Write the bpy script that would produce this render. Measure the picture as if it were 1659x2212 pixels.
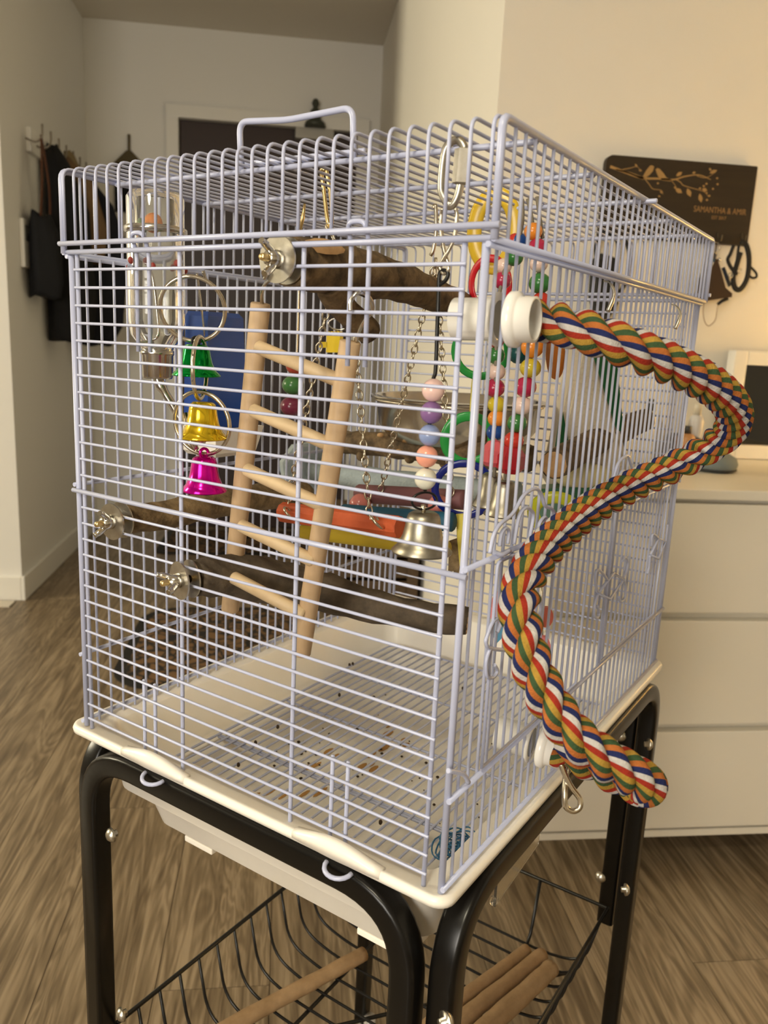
import bpy, bmesh, math, random
from mathutils import Vector, Matrix, Quaternion
random.seed(7)
for o in list(bpy.data.objects): bpy.data.objects.remove(o)
scene = bpy.context.scene
COL = scene.collection
PI = math.pi

# ------------------------------------------------------------------ camera (room axes: X right, Y into the hall, Z up)
# cage axes: x along the long right-hand side, y along the short front side, z up from the tray rim
PHI = math.pi/2 - 0.71
HT = 0.735                                   # tray rim above the floor
D, U = 0.4776, 0.356                         # cage depth and width
ZT, ZB, SP = 0.392, 0.0087, 0.01332          # panel top, lowest wire, wire spacing
FPX, YAW, PIT, ROL = 1722.1046, 0.5819, 0.2094, 0.0478
RZ = Matrix.Rotation(PHI, 3, 'Z')
CC = Vector((-0.4459*0.89, -0.2295*0.89, 0.38*0.89))
def cw(p): return RZ @ Vector(p) + Vector((0, 0, HT))
CW = cw(CC)
_f = Vector((math.cos(YAW)*math.cos(PIT), math.sin(YAW)*math.cos(PIT), -math.sin(PIT)))
_r = Vector((math.sin(YAW), -math.cos(YAW), 0)); _u = _r.cross(_f)
R2 = math.cos(ROL)*_r + math.sin(ROL)*_u; U2 = -math.sin(ROL)*_r + math.cos(ROL)*_u; F2 = _f
def ray(x, y): return R2*((x-829.5)/FPX) - U2*((y-1106)/FPX) + F2
def A(x, y, cx=None, cy=None, cz=None, d=None):
    """point in cage axes seen at a photo pixel, on the plane given"""
    r = ray(x, y)
    if d is not None: return CC + r*d
    for i, v in enumerate((cx, cy, cz)):
        if v is not None: return CC + r*((v-CC[i])/r[i])
def W(x, y, X=None, Y=None, Z=None):
    """point in room axes seen at a photo pixel, on the plane given"""
    r = RZ @ ray(x, y)
    for i, v in enumerate((X, Y, Z)):
        if v is not None: return CW + r*((v-CW[i])/r[i])
cam = bpy.data.cameras.new('camera'); camo = bpy.data.objects.new('camera', cam); COL.objects.link(camo)
m = Matrix((RZ@R2, RZ@U2, -(RZ@F2))).transposed().to_4x4(); m.translation = CW
camo.matrix_world = m
cam.sensor_fit = 'VERTICAL'; cam.sensor_height = 36; cam.lens = FPX/2212*36
cam.clip_start = 0.01; cam.clip_end = 50
cam.dof.use_dof = True; cam.dof.focus_distance = 0.62; cam.dof.aperture_fstop = 11
scene.camera = camo

# ------------------------------------------------------------------ world, lights, exposure
wd = bpy.data.worlds.new('world'); scene.world = wd; wd.use_nodes = True
bg = wd.node_tree.nodes['Background']; bg.inputs[0].default_value = (1, 0.86, 0.68, 1); bg.inputs[1].default_value = 0.05
vs = scene.view_settings
vs.view_transform = 'Standard'; vs.look = 'None'; vs.gamma = 1; vs.use_curve_mapping = False; vs.exposure = 0.5
def area(name, loc, target, size, power, col, shape='DISK'):
    l = bpy.data.lights.new(name, 'AREA'); l.shape = shape; l.size = size; l.energy = power; l.color = col
    o = bpy.data.objects.new(name, l); COL.objects.link(o); o.location = loc
    o.rotation_euler = (Vector(target)-Vector(loc)).to_track_quat('-Z', 'Y').to_euler()
    return o
def point(name, loc, power, col, rad):
    l = bpy.data.lights.new(name, 'POINT'); l.energy = power; l.color = col; l.shadow_soft_size = rad
    o = bpy.data.objects.new(name, l); COL.objects.link(o); o.location = loc; return o
CEIL = 2.56
area('kitchen_light', (-4.9, 1.35, 2.15), (0.3, 2.2, 1.4), 0.9, 92, (1.0, 0.90, 0.66), 'SQUARE')
area('ceiling_light_living', (-0.75, -1.35, CEIL-0.07), (-0.75, -1.35, 0), 0.4, 24, (1.0, 0.90, 0.66))
area('front_fill_light', (-1.5, -2.1, 1.3), (0.0, 0.0, 0.75), 1.0, 37, (1.0, 0.94, 0.84), 'SQUARE')  # added unseen light behind the camera to brighten the tray front, no window
point('floor_lamp_light', (1.62, 1.14, 1.06), 16, (1.0, 0.69, 0.28), 0.06)

# ------------------------------------------------------------------ materials
MATS = {}
def mat(name, col, rough=0.5, metal=0.0, spec=0.5, noise=None, bump=None, trans=0.0, alpha=1.0, emit=None, coat=0.0, sss=0.0, ior=1.45):
    """noise=(scale, amount, second colour, stretch xyz) mixes a second colour; bump=(scale, strength)"""
    mt = bpy.data.materials.new(name); mt.use_nodes = True; nt = mt.node_tree; N = nt.nodes; L = nt.links
    b = N['Principled BSDF']
    b.inputs['Base Color'].default_value = (*col, 1); b.inputs['Roughness'].default_value = rough
    b.inputs['Metallic'].default_value = metal; b.inputs['Specular IOR Level'].default_value = spec
    b.inputs['Transmission Weight'].default_value = trans; b.inputs['Alpha'].default_value = alpha
    b.inputs['IOR'].default_value = ior; b.inputs['Coat Weight'].default_value = coat
    if sss: b.inputs['Subsurface Weight'].default_value = sss; b.inputs['Subsurface Radius'].default_value = (0.01, 0.008, 0.006)
    if emit: b.inputs['Emission Color'].default_value = (*emit[0], 1); b.inputs['Emission Strength'].default_value = emit[1]
    if noise or bump:
        tc = N.new('ShaderNodeTexCoord')
    if noise:
        mp = N.new('ShaderNodeMapping'); L.new(tc.outputs['Object'], mp.inputs[0])
        if len(noise) > 3: mp.inputs['Scale'].default_value = noise[3]
        nz = N.new('ShaderNodeTexNoise'); nz.inputs['Scale'].default_value = noise[0]; nz.inputs['Detail'].default_value = 6; nz.inputs['Roughness'].default_value = 0.65
        L.new(mp.outputs[0], nz.inputs['Vector'])
        rp = N.new('ShaderNodeValToRGB'); rp.color_ramp.elements[0].position = 0.5-0.5*noise[1]*0.6; rp.color_ramp.elements[1].position = 0.5+0.5*noise[1]*0.6
        rp.color_ramp.elements[0].color = (*noise[2], 1); rp.color_ramp.elements[1].color = (*col, 1)
        L.new(nz.outputs[0], rp.inputs[0]); L.new(rp.outputs[0], b.inputs['Base Color'])
    if bump:
        n2 = N.new('ShaderNodeTexNoise'); n2.inputs['Scale'].default_value = bump[0]; n2.inputs['Detail'].default_value = 5
        L.new(tc.outputs['Object'], n2.inputs['Vector'])
        bp = N.new('ShaderNodeBump'); bp.inputs['Strength'].default_value = bump[1]; bp.inputs['Distance'].default_value = 0.002
        L.new(n2.outputs[0], bp.inputs['Height']); L.new(bp.outputs[0], b.inputs['Normal'])
    MATS[name] = mt
    return mt
WALL = mat('painted_wall', (0.80, 0.765, 0.69), 0.75, noise=(3, 0.9, (0.785, 0.75, 0.675)), bump=(180, 0.06))
WALLSH = mat('painted_wall_hall', (0.78, 0.765, 0.73), 0.75, bump=(180, 0.05))
CEILM = mat('ceiling_paint', (0.66, 0.615, 0.53), 0.9, bump=(150, 0.05))
WHITEPAINT = mat('white_trim_paint', (0.80, 0.78, 0.73), 0.4)
WIRE = mat('white_coated_wire', (0.44, 0.47, 0.635), 0.28, spec=0.6)
PLASTIC = mat('white_plastic_tray', (0.86, 0.82, 0.75), 0.32, noise=(14, 0.5, (0.83, 0.785, 0.70)))
BLACK = mat('black_enamel_tube', (0.0045, 0.004, 0.0035), 0.28, spec=0.35)
BLACKW = mat('black_wire', (0.006, 0.0055, 0.005), 0.35)
STEEL = mat('polished_steel', (0.62, 0.60, 0.56), 0.18, metal=1, noise=(60, 0.6, (0.5, 0.48, 0.44)))
ZINC = mat('zinc_washer', (0.60, 0.57, 0.50), 0.33, metal=1, noise=(120, 0.8, (0.44, 0.41, 0.35)))
NICKEL = mat('nickel_wire', (0.62, 0.56, 0.45), 0.25, metal=1)
BRASS = mat('brass_bolt', (0.72, 0.55, 0.26), 0.3, metal=1)
BARK = mat('brown_bark', (0.20, 0.130, 0.062), 0.8, noise=(75, 0.55, (0.045, 0.028, 0.013)), bump=(130, 0.7))
BARKL = mat('pale_bark', (0.27, 0.185, 0.09), 0.8, noise=(85, 0.55, (0.085, 0.055, 0.024)), bump=(150, 0.8))
BARKD = mat('grey_brown_bark', (0.115, 0.085, 0.055), 0.8, noise=(60, 0.6, (0.05, 0.037, 0.024)), bump=(120, 0.6))
CUTWOOD = mat('cut_wood', (0.58, 0.36, 0.17), 0.6, noise=(90, 0.5, (0.45, 0.26, 0.11)))
DOWEL = mat('pale_wood_dowel', (0.55, 0.39, 0.235), 0.55, noise=(38, 0.7, (0.46, 0.31, 0.175), (3, 3, 0.35)))
RUNG = mat('pale_wood_rung', (0.64, 0.49, 0.30), 0.5, noise=(40, 0.5, (0.56, 0.41, 0.24)))
STICK = mat('brown_stick_wood', (0.36, 0.235, 0.125), 0.65, noise=(40, 0.7, (0.25, 0.155, 0.075)), bump=(200, 0.3))
DOORM = mat('dark_brown_door', (0.030, 0.014, 0.011), 0.45)
def simple(name, c, r=0.4, **k): return mat(name, c, r, **k)
def glossy(name, c, tr=0.0): return mat(name, c, 0.12, trans=tr, spec=0.6)

# ------------------------------------------------------------------ mesh helpers
BASE = {}
def frame(t, ref=None):
    t = t.normalized(); a = Vector((0, 0, 1)) if abs(t.z) < 0.9 else Vector((1, 0, 0))
    if ref is not None: a = Vector(ref)
    u = (a - t*a.dot(t)).normalized(); return u, t.cross(u)
def smooth_path(pts, n=8, closed=False):
    P = [Vector(p) for p in pts]; out = []; m_ = len(P)
    rng = range(m_ if closed else m_-1)
    for i in rng:
        g = lambda k: P[k % m_] if closed else P[max(0, min(m_-1, k))]
        a, b, c, d = g(i-1), g(i), g(i+1), g(i+2)
        for k in range(n):
            t = k/n
            out.append(0.5*((2*b)+(-a+c)*t+(2*a-5*b+4*c-d)*t*t+(-a+3*b-3*c+d)*t**3))
    if not closed: out.append(P[-1])
    return out
def fillet(pts, r, n=5):
    P = [Vector(p) for p in pts]; out = [P[0]]
    for i in range(1, len(P)-1):
        a, b, c = P[i-1], P[i], P[i+1]
        u = (a-b); v = (c-b); rr = min(r, u.length*0.49, v.length*0.49)
        p = b+u.normalized()*rr; q = b+v.normalized()*rr
        for k in range(n+1):
            t = k/n; out.append(p*(1-t)**2+b*2*t*(1-t)+q*t*t)
    out.append(P[-1]); return out
class MB:
    def __init__(s, xf=None): s.V = []; s.F = []; s.M = []; s.S = []; s.xf = xf
    def add(s, V, F, mi=0, sm=True):
        o = len(s.V); s.V += [Vector(v) for v in V]
        for f in F: s.F.append([i+o for i in f]); s.M.append(mi); s.S.append(sm)
        return s
    def tube(s, pts, r, n=8, closed=False, mi=0, cap=True, prof=None, ref=None, sm=True, jit=0.0):
        P = [Vector(p) for p in pts]; m_ = len(P)
        R = r if isinstance(r, (list, tuple)) else [r]*m_
        T = []
        for i in range(m_):
            a = P[(i-1) % m_] if (closed or i > 0) else P[i]; b = P[(i+1) % m_] if (closed or i < m_-1) else P[i]
            T.append((b-a).normalized())
        u, v = frame(T[0], ref); V = []; F = []
        pf = prof or [(math.cos(2*PI*k/n), math.sin(2*PI*k/n)) for k in range(n)]
        n = len(pf)
        for i in range(m_):
            if i > 0:
                ax = T[i-1].cross(T[i])
                if ax.length > 1e-7:
                    q = Quaternion(ax.normalized(), T[i-1].angle(T[i])); u = q @ u
                u = (u-T[i]*u.dot(T[i])).normalized()
            v = T[i].cross(u)
            for (a, b) in pf:
                j = 1+random.uniform(-jit, jit) if jit else 1
                V.append(P[i]+(u*a+v*b)*R[i]*j)
        for i in range(m_ if closed else m_-1):
            i2 = (i+1) % m_
            for k in range(n):
                k2 = (k+1) % n
                F.append([i*n+k, i*n+k2, i2*n+k2, i2*n+k])
        s.add(V, F, mi, sm)
        if cap and not closed:
            o = len(s.V)-len(V)
            s.F.append([o+k for k in range(n)][::-1]); s.M.append(mi); s.S.append(False)
            s.F.append([o+(m_-1)*n+k for k in range(n)]); s.M.append(mi); s.S.append(False)
        return s
    def lathe(s, prof, o=(0, 0, 0), axis=(0, 0, 1), n=24, mi=0, sm=True, sx=1, sy=1, ref=None):
        o = Vector(o); t = Vector(axis).normalized(); u, v = frame(t, ref); V = []; F = []
        for (r, z) in prof:
            for k in range(n):
                a = 2*PI*k/n; V.append(o+t*z+(u*math.cos(a)*sx+v*math.sin(a)*sy)*max(r, 1e-5))
        for i in range(len(prof)-1):
            for k in range(n):
                k2 = (k+1) % n; F.append([i*n+k, i*n+k2, (i+1)*n+k2, (i+1)*n+k])
        return s.add(V, F, mi, sm)
    def sphere(s, c, r, n=16, m_=10, mi=0, axis=(0, 0, 1)):
        rx = r if isinstance(r, (int, float)) else r[0]; rz = r if isinstance(r, (int, float)) else r[2]
        return s.lathe([(rx*math.sin(PI*i/m_), -rz*math.cos(PI*i/m_)) for i in range(m_+1)], c, axis, n, mi)
    def torus(s, c, nrm, R_, r, n=28, k=8, mi=0, sx=1.0, ref=None, prof=None):
        c = Vector(c); t = Vector(nrm).normalized(); u, v = frame(t, ref)
        return s.tube([c+(u*math.cos(2*PI*i/n)+v*math.sin(2*PI*i/n)*sx)*R_ for i in range(n)], r, k, True, mi, prof=prof, ref=t)
    def box(s, lo, hi, mi=0, bev=0.0, rot=None, c=None):
        lo = Vector(lo); hi = Vector(hi)
        bm = bmesh.new(); bmesh.ops.create_cube(bm, size=1)
        for v in bm.verts: v.co = Vector(((lo[i]+hi[i])/2+v.co[i]*(hi[i]-lo[i]) for i in range(3)))
        if bev: bmesh.ops.bevel(bm, geom=bm.edges[:], offset=bev, segments=2, affect='EDGES', profile=0.7)
        bm.verts.ensure_lookup_table()
        V = [v.co.copy() for v in bm.verts]; F = [[v.index for v in f.verts] for f in bm.faces]; bm.free()
        if rot is not None:
            c = Vector(c) if c is not None else (lo+hi)/2
            V = [c+rot@(v-c) for v in V]
        return s.add(V, F, mi, False)
    def prism(s, poly, o, u, v, th, mi=0, sm=False):
        """flat outline (2D) given thickness along u x v"""
        o = Vector(o); u = Vector(u); v = Vector(v); w = u.cross(v).normalized()*th
        n = len(poly); V = [o+u*a+v*b for a, b in poly]; V += [q+w for q in V]
        F = [list(range(n))[::-1], list(range(n, 2*n))]+[[i, (i+1) % n, n+(i+1) % n, n+i] for i in range(n)]
        return s.add(V, F, mi, sm)
    def loft(s, rings, mi=0, sm=True, cap=True):
        n = len(rings[0]); V = [p for r in rings for p in r]; F = []
        for i in range(len(rings)-1):
            for k in range(n):
                k2 = (k+1) % n; F.append([i*n+k, i*n+k2, (i+1)*n+k2, (i+1)*n+k])
        if cap: F.append(list(range(n))[::-1]); F.append([(len(rings)-1)*n+k for k in range(n)])
        return s.add(V, F, mi, sm)
    def chain(s, p, q, ll=0.0085, lw=0.0052, r=0.0008, mi=0, sag=0.0):
        p = Vector(p); q = Vector(q); L_ = (q-p).length; n = max(2, int(L_/(ll*0.78)))
        t = (q-p).normalized(); u, v = frame(t)
        for i in range(n):
            f = (i+0.5)/n
            c = p.lerp(q, f)+Vector((0, 0, -sag*4*f*(1-f))); a = (u+v).normalized() if i % 2 else (u-v).normalized()
            pts = []
            for k in range(12):
                an = 2*PI*k/12
                pts.append(c+t*math.cos(an)*ll*0.5+a*math.sin(an)*lw*0.5)
            s.tube(pts, r, 5, True, mi)
        return s
    def build(s, name, mats, parent=None, base=None):
        me = bpy.data.meshes.new(name)
        b = Vector(base) if base is not None else (BASE[parent] if parent else Vector((0, 0, 0)))
        xf = s.xf or (lambda p: p)
        me.from_pydata([xf(v)-b for v in s.V], [], s.F)
        if not isinstance(mats, (list, tuple)): mats = [mats]
        for q in mats: me.materials.append(q)
        me.polygons.foreach_set('material_index', s.M); me.polygons.foreach_set('use_smooth', s.S); me.update()
        o = bpy.data.objects.new(name, me); COL.objects.link(o); BASE[o] = b
        if parent: o.parent = parent
        else: o.location = b
        return o
def C(): return MB(cw)
def tag(o, label, cat, group=None):
    o['label'] = label; o['category'] = cat
    if group: o['group'] = group
    return o
def thing(name, label, cat, base, group=None, cage=False):
    o = bpy.data.objects.new(name, None); COL.objects.link(o); b = cw(base) if cage else Vector(base)
    o.location = b; o.empty_display_size = 0.05; BASE[o] = b
    return tag(o, label, cat, group)
def struct(o): o['kind'] = 'structure'; return o
RODS = {}
def rod(parent, p, q, r, mt, name='wire', n=8):
    """a straight round wire of its own between two cage points, mesh data shared between alike ones"""
    p = cw(p); q = cw(q); L_ = (q-p).length; key = (round(L_, 4), r, mt.name, n)
    if key not in RODS:
        mb = MB(); e = min(r*0.4, L_*0.2)
        mb.lathe([(0, 0), (r*0.75, 0), (r, e), (r, L_-e), (r*0.75, L_), (0, L_)], n=n)
        me = bpy.data.meshes.new(name); me.from_pydata(mb.V, [], mb.F); me.materials.append(mt)
        me.polygons.foreach_set('use_smooth', [True]*len(mb.F)); RODS[key] = me
    o = bpy.data.objects.new(name, RODS[key]); COL.objects.link(o); o.parent = parent
    o.location = p-BASE[parent]; o.rotation_mode = 'QUATERNION'; o.rotation_quaternion = (q-p).to_track_quat('Z', 'Y')
    BASE[o] = BASE[parent]
    return o
def clone(o, parent, dz):
    c = bpy.data.objects.new(o.name.split('.')[0], o.data); COL.objects.link(c); c.parent = parent
    c.location = o.location+dz; c.rotation_mode = o.rotation_mode; c.rotation_quaternion = o.rotation_quaternion; BASE[c] = BASE[parent]
    return c

# ================================================================== THE ROOM
XL, YF, XR, YC, YN = -1.131, 4.042, 0.354, 1.466, 2.757
X0, X1, Y0 = -5.6, 2.7, -3.2
T = 0.1
# floor with laminate planks
def plank_material():
    mt = bpy.data.materials.new('oak_laminate'); mt.use_nodes = True; nt = mt.node_tree; N = nt.nodes; L = nt.links
    b = N['Principled BSDF']; b.inputs['Roughness'].default_value = 0.42
    tc = N.new('ShaderNodeTexCoord'); oi = N.new('ShaderNodeObjectInfo')
    add = N.new('ShaderNodeVectorMath'); add.operation = 'ADD'; L.new(tc.outputs['Object'], add.inputs[0])
    sc = N.new('ShaderNodeVectorMath'); sc.operation = 'SCALE'; sc.inputs['Scale'].default_value = 37
    cb = N.new('ShaderNodeCombineXYZ'); L.new(oi.outputs['Random'], cb.inputs[0]); L.new(oi.outputs['Random'], cb.inputs[1])
    L.new(cb.outputs[0], sc.inputs[0]); L.new(sc.outputs[0], add.inputs[1])
    mp = N.new('ShaderNodeMapping'); mp.inputs['Scale'].default_value = (1, 0.05, 1); L.new(add.outputs[0], mp.inputs[0])
    n1 = N.new('ShaderNodeTexNoise'); n1.inputs['Scale'].default_value = 62; n1.inputs['Detail'].default_value = 9; n1.inputs['Roughness'].default_value = 0.58; n1.inputs['Distortion'].default_value = 0.7
    L.new(mp.outputs[0], n1.inputs['Vector'])
    mp2 = N.new('ShaderNodeMapping'); mp2.inputs['Scale'].default_value = (1, 0.10, 1); L.new(add.outputs[0], mp2.inputs[0])
    n2 = N.new('ShaderNodeTexNoise'); n2.inputs['Scale'].default_value = 9; n2.inputs['Detail'].default_value = 3; n2.inputs['Distortion'].default_value = 2.2
    L.new(mp2.outputs[0], n2.inputs['Vector'])
    wv = N.new('ShaderNodeMath'); wv.operation = 'MULTIPLY'; wv.inputs[1].default_value = 60; L.new(n2.outputs[0], wv.inputs[0])
    sn = N.new('ShaderNodeMath'); sn.operation = 'SINE'; L.new(wv.outputs[0], sn.inputs[0])
    ma = N.new('ShaderNodeMath'); ma.operation = 'MULTIPLY_ADD'; ma.inputs[1].default_value = 0.085; L.new(sn.outputs[0], ma.inputs[0]); L.new(n1.outputs[0], ma.inputs[2])
    mr = N.new('ShaderNodeMath'); mr.operation = 'MULTIPLY_ADD'; mr.inputs[1].default_value = 0.14; mr.inputs[2].default_value = -0.07; L.new(oi.outputs['Random'], mr.inputs[0])
    ad = N.new('ShaderNodeMath'); ad.operation = 'ADD'; L.new(ma.outputs[0], ad.inputs[0]); L.new(mr.outputs[0], ad.inputs[1])
    rp = N.new('ShaderNodeValToRGB'); e = rp.color_ramp.elements
    e[0].position = 0.30; e[0].color = (0.105, 0.072, 0.040, 1); e[1].position = 0.70; e[1].color = (0.310, 0.235, 0.150, 1)
    k = e.new(0.5); k.color = (0.185, 0.135, 0.080, 1)
    L.new(ad.outputs[0], rp.inputs[0]); L.new(rp.outputs[0], b.inputs['Base Color'])
    bp = N.new('ShaderNodeBump'); bp.inputs['Strength'].default_value = 0.12; bp.inputs['Distance'].default_value = 0.001
    L.new(n1.outputs[0], bp.inputs['Height']); L.new(bp.outputs[0], b.inputs['Normal'])
    return mt
OAK = plank_material()
JOINT = simple('plank_joint', (0.10, 0.06, 0.03), 0.8)
fl = struct(MB().box((X0, Y0, -0.06), (X1, YF+T, -0.004)).build('floor', JOINT))
PWD, PLN = 0.19, 1.28
pm = MB().box((0, 0, -0.004), (PWD-0.0012, PLN-0.0012, 0.0), bev=0.0006)
pme = bpy.data.meshes.new('plank'); pme.from_pydata(pm.V, [], pm.F); pme.materials.append(OAK)
ix = 0; x = -2.2
while x < 2.1:
    y = -0.55 - [0.0, 0.52, 0.95, 0.3, 0.74][ix % 5]
    while y < YF:
        o = bpy.data.objects.new('plank', pme); COL.objects.link(o); o.parent = fl; o.location = (x, y, 0)
        y += PLN
    x += PWD; ix += 1
def wall(name, lo, hi, mt): return struct(MB().box(lo, hi).build(name, mt))
wall('ceiling', (X0, Y0, CEIL), (X1, YF+T, CEIL+0.1), CEILM)
wall('wall_left', (XL-T, YN, 0), (XL, YF, CEIL), WALLSH)
wall('wall_left_return', (X0, YN, 0), (XL-T, YN+T, CEIL), WALLSH)
wall('wall_right', (XR, YC, 0), (XR+T, YF, CEIL), WALL)
wall('wall_dresser', (XR+T, YC, 0), (X1, YC+T, CEIL), WALL)
wall('wall_behind', (X0, Y0-T, 0), (X1, Y0, CEIL), WALL)
wall('wall_room_left', (X0-T, Y0, 0), (X0, YN+T, CEIL), WALL)
wall('wall_room_right', (X1, Y0, 0), (X1+T, YC, CEIL), WALL)
# far wall with the door opening left free
dx0, dx1, dz = -0.676, 0.24, 2.14
fw = MB()
fw.box((XL-T, YF, 0), (dx0, YF+T, CEIL)); fw.box((dx1, YF, 0), (XR+T, YF+T, CEIL)); fw.box((dx0, YF, dz), (dx1, YF+T, CEIL))
struct(fw.build('wall_far', WALLSH))
# door and its frame
dr = struct(MB().box((dx0+0.002, YF+0.03, 0.006), (dx1-0.002, YF+0.07, dz-0.003), bev=0.003).build('door_1', DOORM, base=((dx0+dx1)/2, YF+0.05, 0)))
MB().lathe([(0, 0), (0.024, 0), (0.024, 0.008), (0.01, 0.01), (0.01, 0.05), (0, 0.05)], (dx0+0.07, YF+0.03, 1.02), (0, -1, 0)).tube([(dx0+0.07, YF-0.02, 1.02), (dx0+0.19, YF-0.02, 1.02)], 0.009).build('door_handle', STEEL, dr)
tr = MB()
tr.box((dx0-0.06, YF-0.018, 0), (dx0+0.002, YF-0.0005, dz+0.06), bev=0.004); tr.box((dx1-0.002, YF-0.018, 0), (dx1+0.06, YF-0.0005, dz+0.06), bev=0.004)
tr.box((dx0-0.06, YF-0.02, dz-0.002), (dx1+0.06, YF-0.0005, dz+0.06), bev=0.004)
struct(tr.build('trim_1', WHITEPAINT))
def baseboard(name, lo, hi):
    struct(MB().box(lo, hi, bev=0.004).build(name, WHITEPAINT))
baseboard('baseboard_left', (XL, YN-0.014, 0), (XL+0.014, YF-0.014, 0.098))
baseboard('baseboard_return', (X0, YN-0.014, 0), (XL, YN, 0.098))
baseboard('baseboard_far', (XL, YF-0.014, 0), (dx0-0.06, YF, 0.098))
baseboard('baseboard_right', (XR-0.014, YC, 0), (XR, YF, 0.098))
# metal door track on the kitchen threshold
struct(MB().box((X0, YN-0.10, 0), (XL-0.02, YN-0.03, 0.006), bev=0.002).build('trim_2', simple('pale_threshold', (0.55, 0.5, 0.42), 0.4)))
# door closer
t = thing('door_closer', 'grey door closer with dark arm at the top of the brown door', 'door closer', (0.045, YF, 2.06))
p = W(680, 288, Y=YF-0.04)
MB().box((p.x-0.10, YF-0.03, p.z-0.025), (p.x+0.10, YF+0.03, p.z+0.03), bev=0.01).build('body', simple('pale_grey_metal', (0.42, 0.40, 0.36), 0.4), t)
MB().lathe([(0, 0), (0.055, 0), (0.05, 0.02), (0.03, 0.035), (0.026, 0.075), (0.012, 0.09), (0.02, 0.11), (0.012, 0.13), (0, 0.135)], (p.x, YF-0.045, p.z+0.03), n=16).build('arm_bracket', simple('dark_green_metal', (0.05, 0.055, 0.04), 0.4), t)

# ================================================================== CAGE STAND
t = stand = thing('cage_stand', 'black tubular metal stand with wire basket carrying the cage', 'cage stand', (D/2, U/2, -HT), cage=True)
hw, hh = 0.0112, 0.0108
tp = [(sx_*0.62+0.38*math.cos(a0_+PI/2*k/3), sy_*0.62+0.38*math.sin(a0_+PI/2*k/3)) for sx_, sy_, a0_ in ((1, 1, 0), (-1, 1, PI/2), (-1, -1, PI), (1, -1, 3*PI/2)) for k in range(4)]
zt_ = -0.0178; zf = -0.685
def uframe(p0, p1, zf=zf):
    a, b = Vector(p0), Vector(p1)
    pts = fillet([(a.x, a.y, zf), (a.x, a.y, zt_), (b.x, b.y, zt_), (b.x, b.y, zf)], 0.056, 10)
    d = (b-a).normalized(); nrm = (-d.y, d.x, 0)
    return C().tube(pts, 0.0098, prof=tp, ref=nrm)
xe, ye = D+0.004, U+0.004
uframe((-0.0015, 0.020, 0), (-0.0015, ye-0.014, 0), -0.345).build('side_frame', BLACK, t)
uframe((0.012, -0.0025, 0), (xe-0.004, -0.0025, 0)).build('side_frame', BLACK, t)
uframe((xe+0.005, 0.020, 0), (xe+0.005, ye-0.014, 0), -0.345).build('side_frame', BLACK, t)
uframe((0.012, ye+0.007, 0), (xe-0.004, ye+0.007, 0)).build('side_frame', BLACK, t)
CLEAR = mat('clear_acrylic', (0.95, 0.95, 0.93), 0.05, trans=0.95, ior=1.45)
CASTER = simple('grey_caster_plastic', (0.35, 0.33, 0.3), 0.3)
for (cx_, cy_) in ((0.008, 0.008), (0.008, ye-0.01), (xe-0.008, 0.008), (xe-0.008, ye-0.01)):
    cs = C(); cs.lathe([(0, 0), (0.009, 0), (0.009, 0.03), (0, 0.03)], (cx_, cy_, -HT+0.035), n=12)
    cs.box((cx_-0.006, cy_-0.012, -HT+0.012), (cx_+0.006, cy_+0.012, -HT+0.038), bev=0.003)
    for s_ in (-1, 1): cs.lathe([(0, -0.006), (0.018, -0.006), (0.021, 0), (0.018, 0.006), (0, 0.006)], (cx_, cy_+s_*0.016, -HT+0.021), (0, 1, 0), n=16)
    cs.build('caster', CASTER, t)
def bolt(px, py, nrm, **k):
    q = A(px, py, **k); n_ = Vector(nrm)
    C().lathe([(0, 0.004), (0.0035, 0.0036), (0.0062, 0.001), (0.0066, -0.001), (0.003, -0.001), (0.003, -0.005), (0, -0.005)], q, n_, n=14).build('bolt', ZINC, stand)
bolt(240, 1804, (-1, 0.2, 0), cx=-0.008); bolt(262, 2192, (-1, 0.2, 0), cx=-0.008)
bolt(1402, 1608, (0.6, -1, 0), cy=-0.017); bolt(1352, 1922, (0.6, -1, 0), cy=-0.017); bolt(1340, 1590, (-1, 0, 0), cx=D-0.02); bolt(1297, 1895, (-1, 0, 0), cx=D-0.02)
bolt(862, 2172, (1, 0.3, 0), cx=0.02); bolt(964, 2206, (1, -0.5, 0), cy=-0.016)
# basket
zb_, zf_ = -0.312, -0.388
bk = C(); ex0, ex1, ey0, ey1 = 0.012, D-0.014, 0.014, U-0.012
bk.tube([(ex0, ey0, zb_), (ex0, ey1, zb_), (ex1, ey1, zb_), (ex1, ey0, zb_)], 0.0026, 8, True)
for yy in (0.10, 0.256): bk.tube(fillet([(ex0, yy, zb_), (ex0+0.02, yy, zf_-0.003), (ex1-0.02, yy, zf_-0.003), (ex1, yy, zb_)], 0.02), 0.0022, 6)
bk.tube(fillet([(ex0+0.05, ey1-0.02, zf_-0.002), (0.24, 0.19, zf_-0.004), (ex1-0.04, ey0+0.03, zf_-0.002)], 0.01), 0.0022, 6)
bk = bk.build('basket_rim', BLACKW, t)
nb = 17
pts = fillet([(0, ey0, zb_), (0, ey0+0.014, zf_+0.012), (0, ey0+0.06, zf_), (0, ey1-0.06, zf_), (0, ey1-0.014, zf_+0.012), (0, ey1, zb_)], 0.03, 6)
w0 = MB(); w0.tube([RZ@Vector(q) for q in pts], 0.0018, 6)
wme = bpy.data.meshes.new('basket_wire'); wme.from_pydata(w0.V, [], w0.F); wme.materials.append(BLACKW); wme.polygons.foreach_set('use_smooth', w0.S)
for i in range(1, nb):
    o = bpy.data.objects.new('basket_wire', wme); COL.objects.link(o); o.parent = bk
    o.location = cw((ex0+(ex1-ex0)*i/nb, 0, 0))-BASE[bk]

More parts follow.
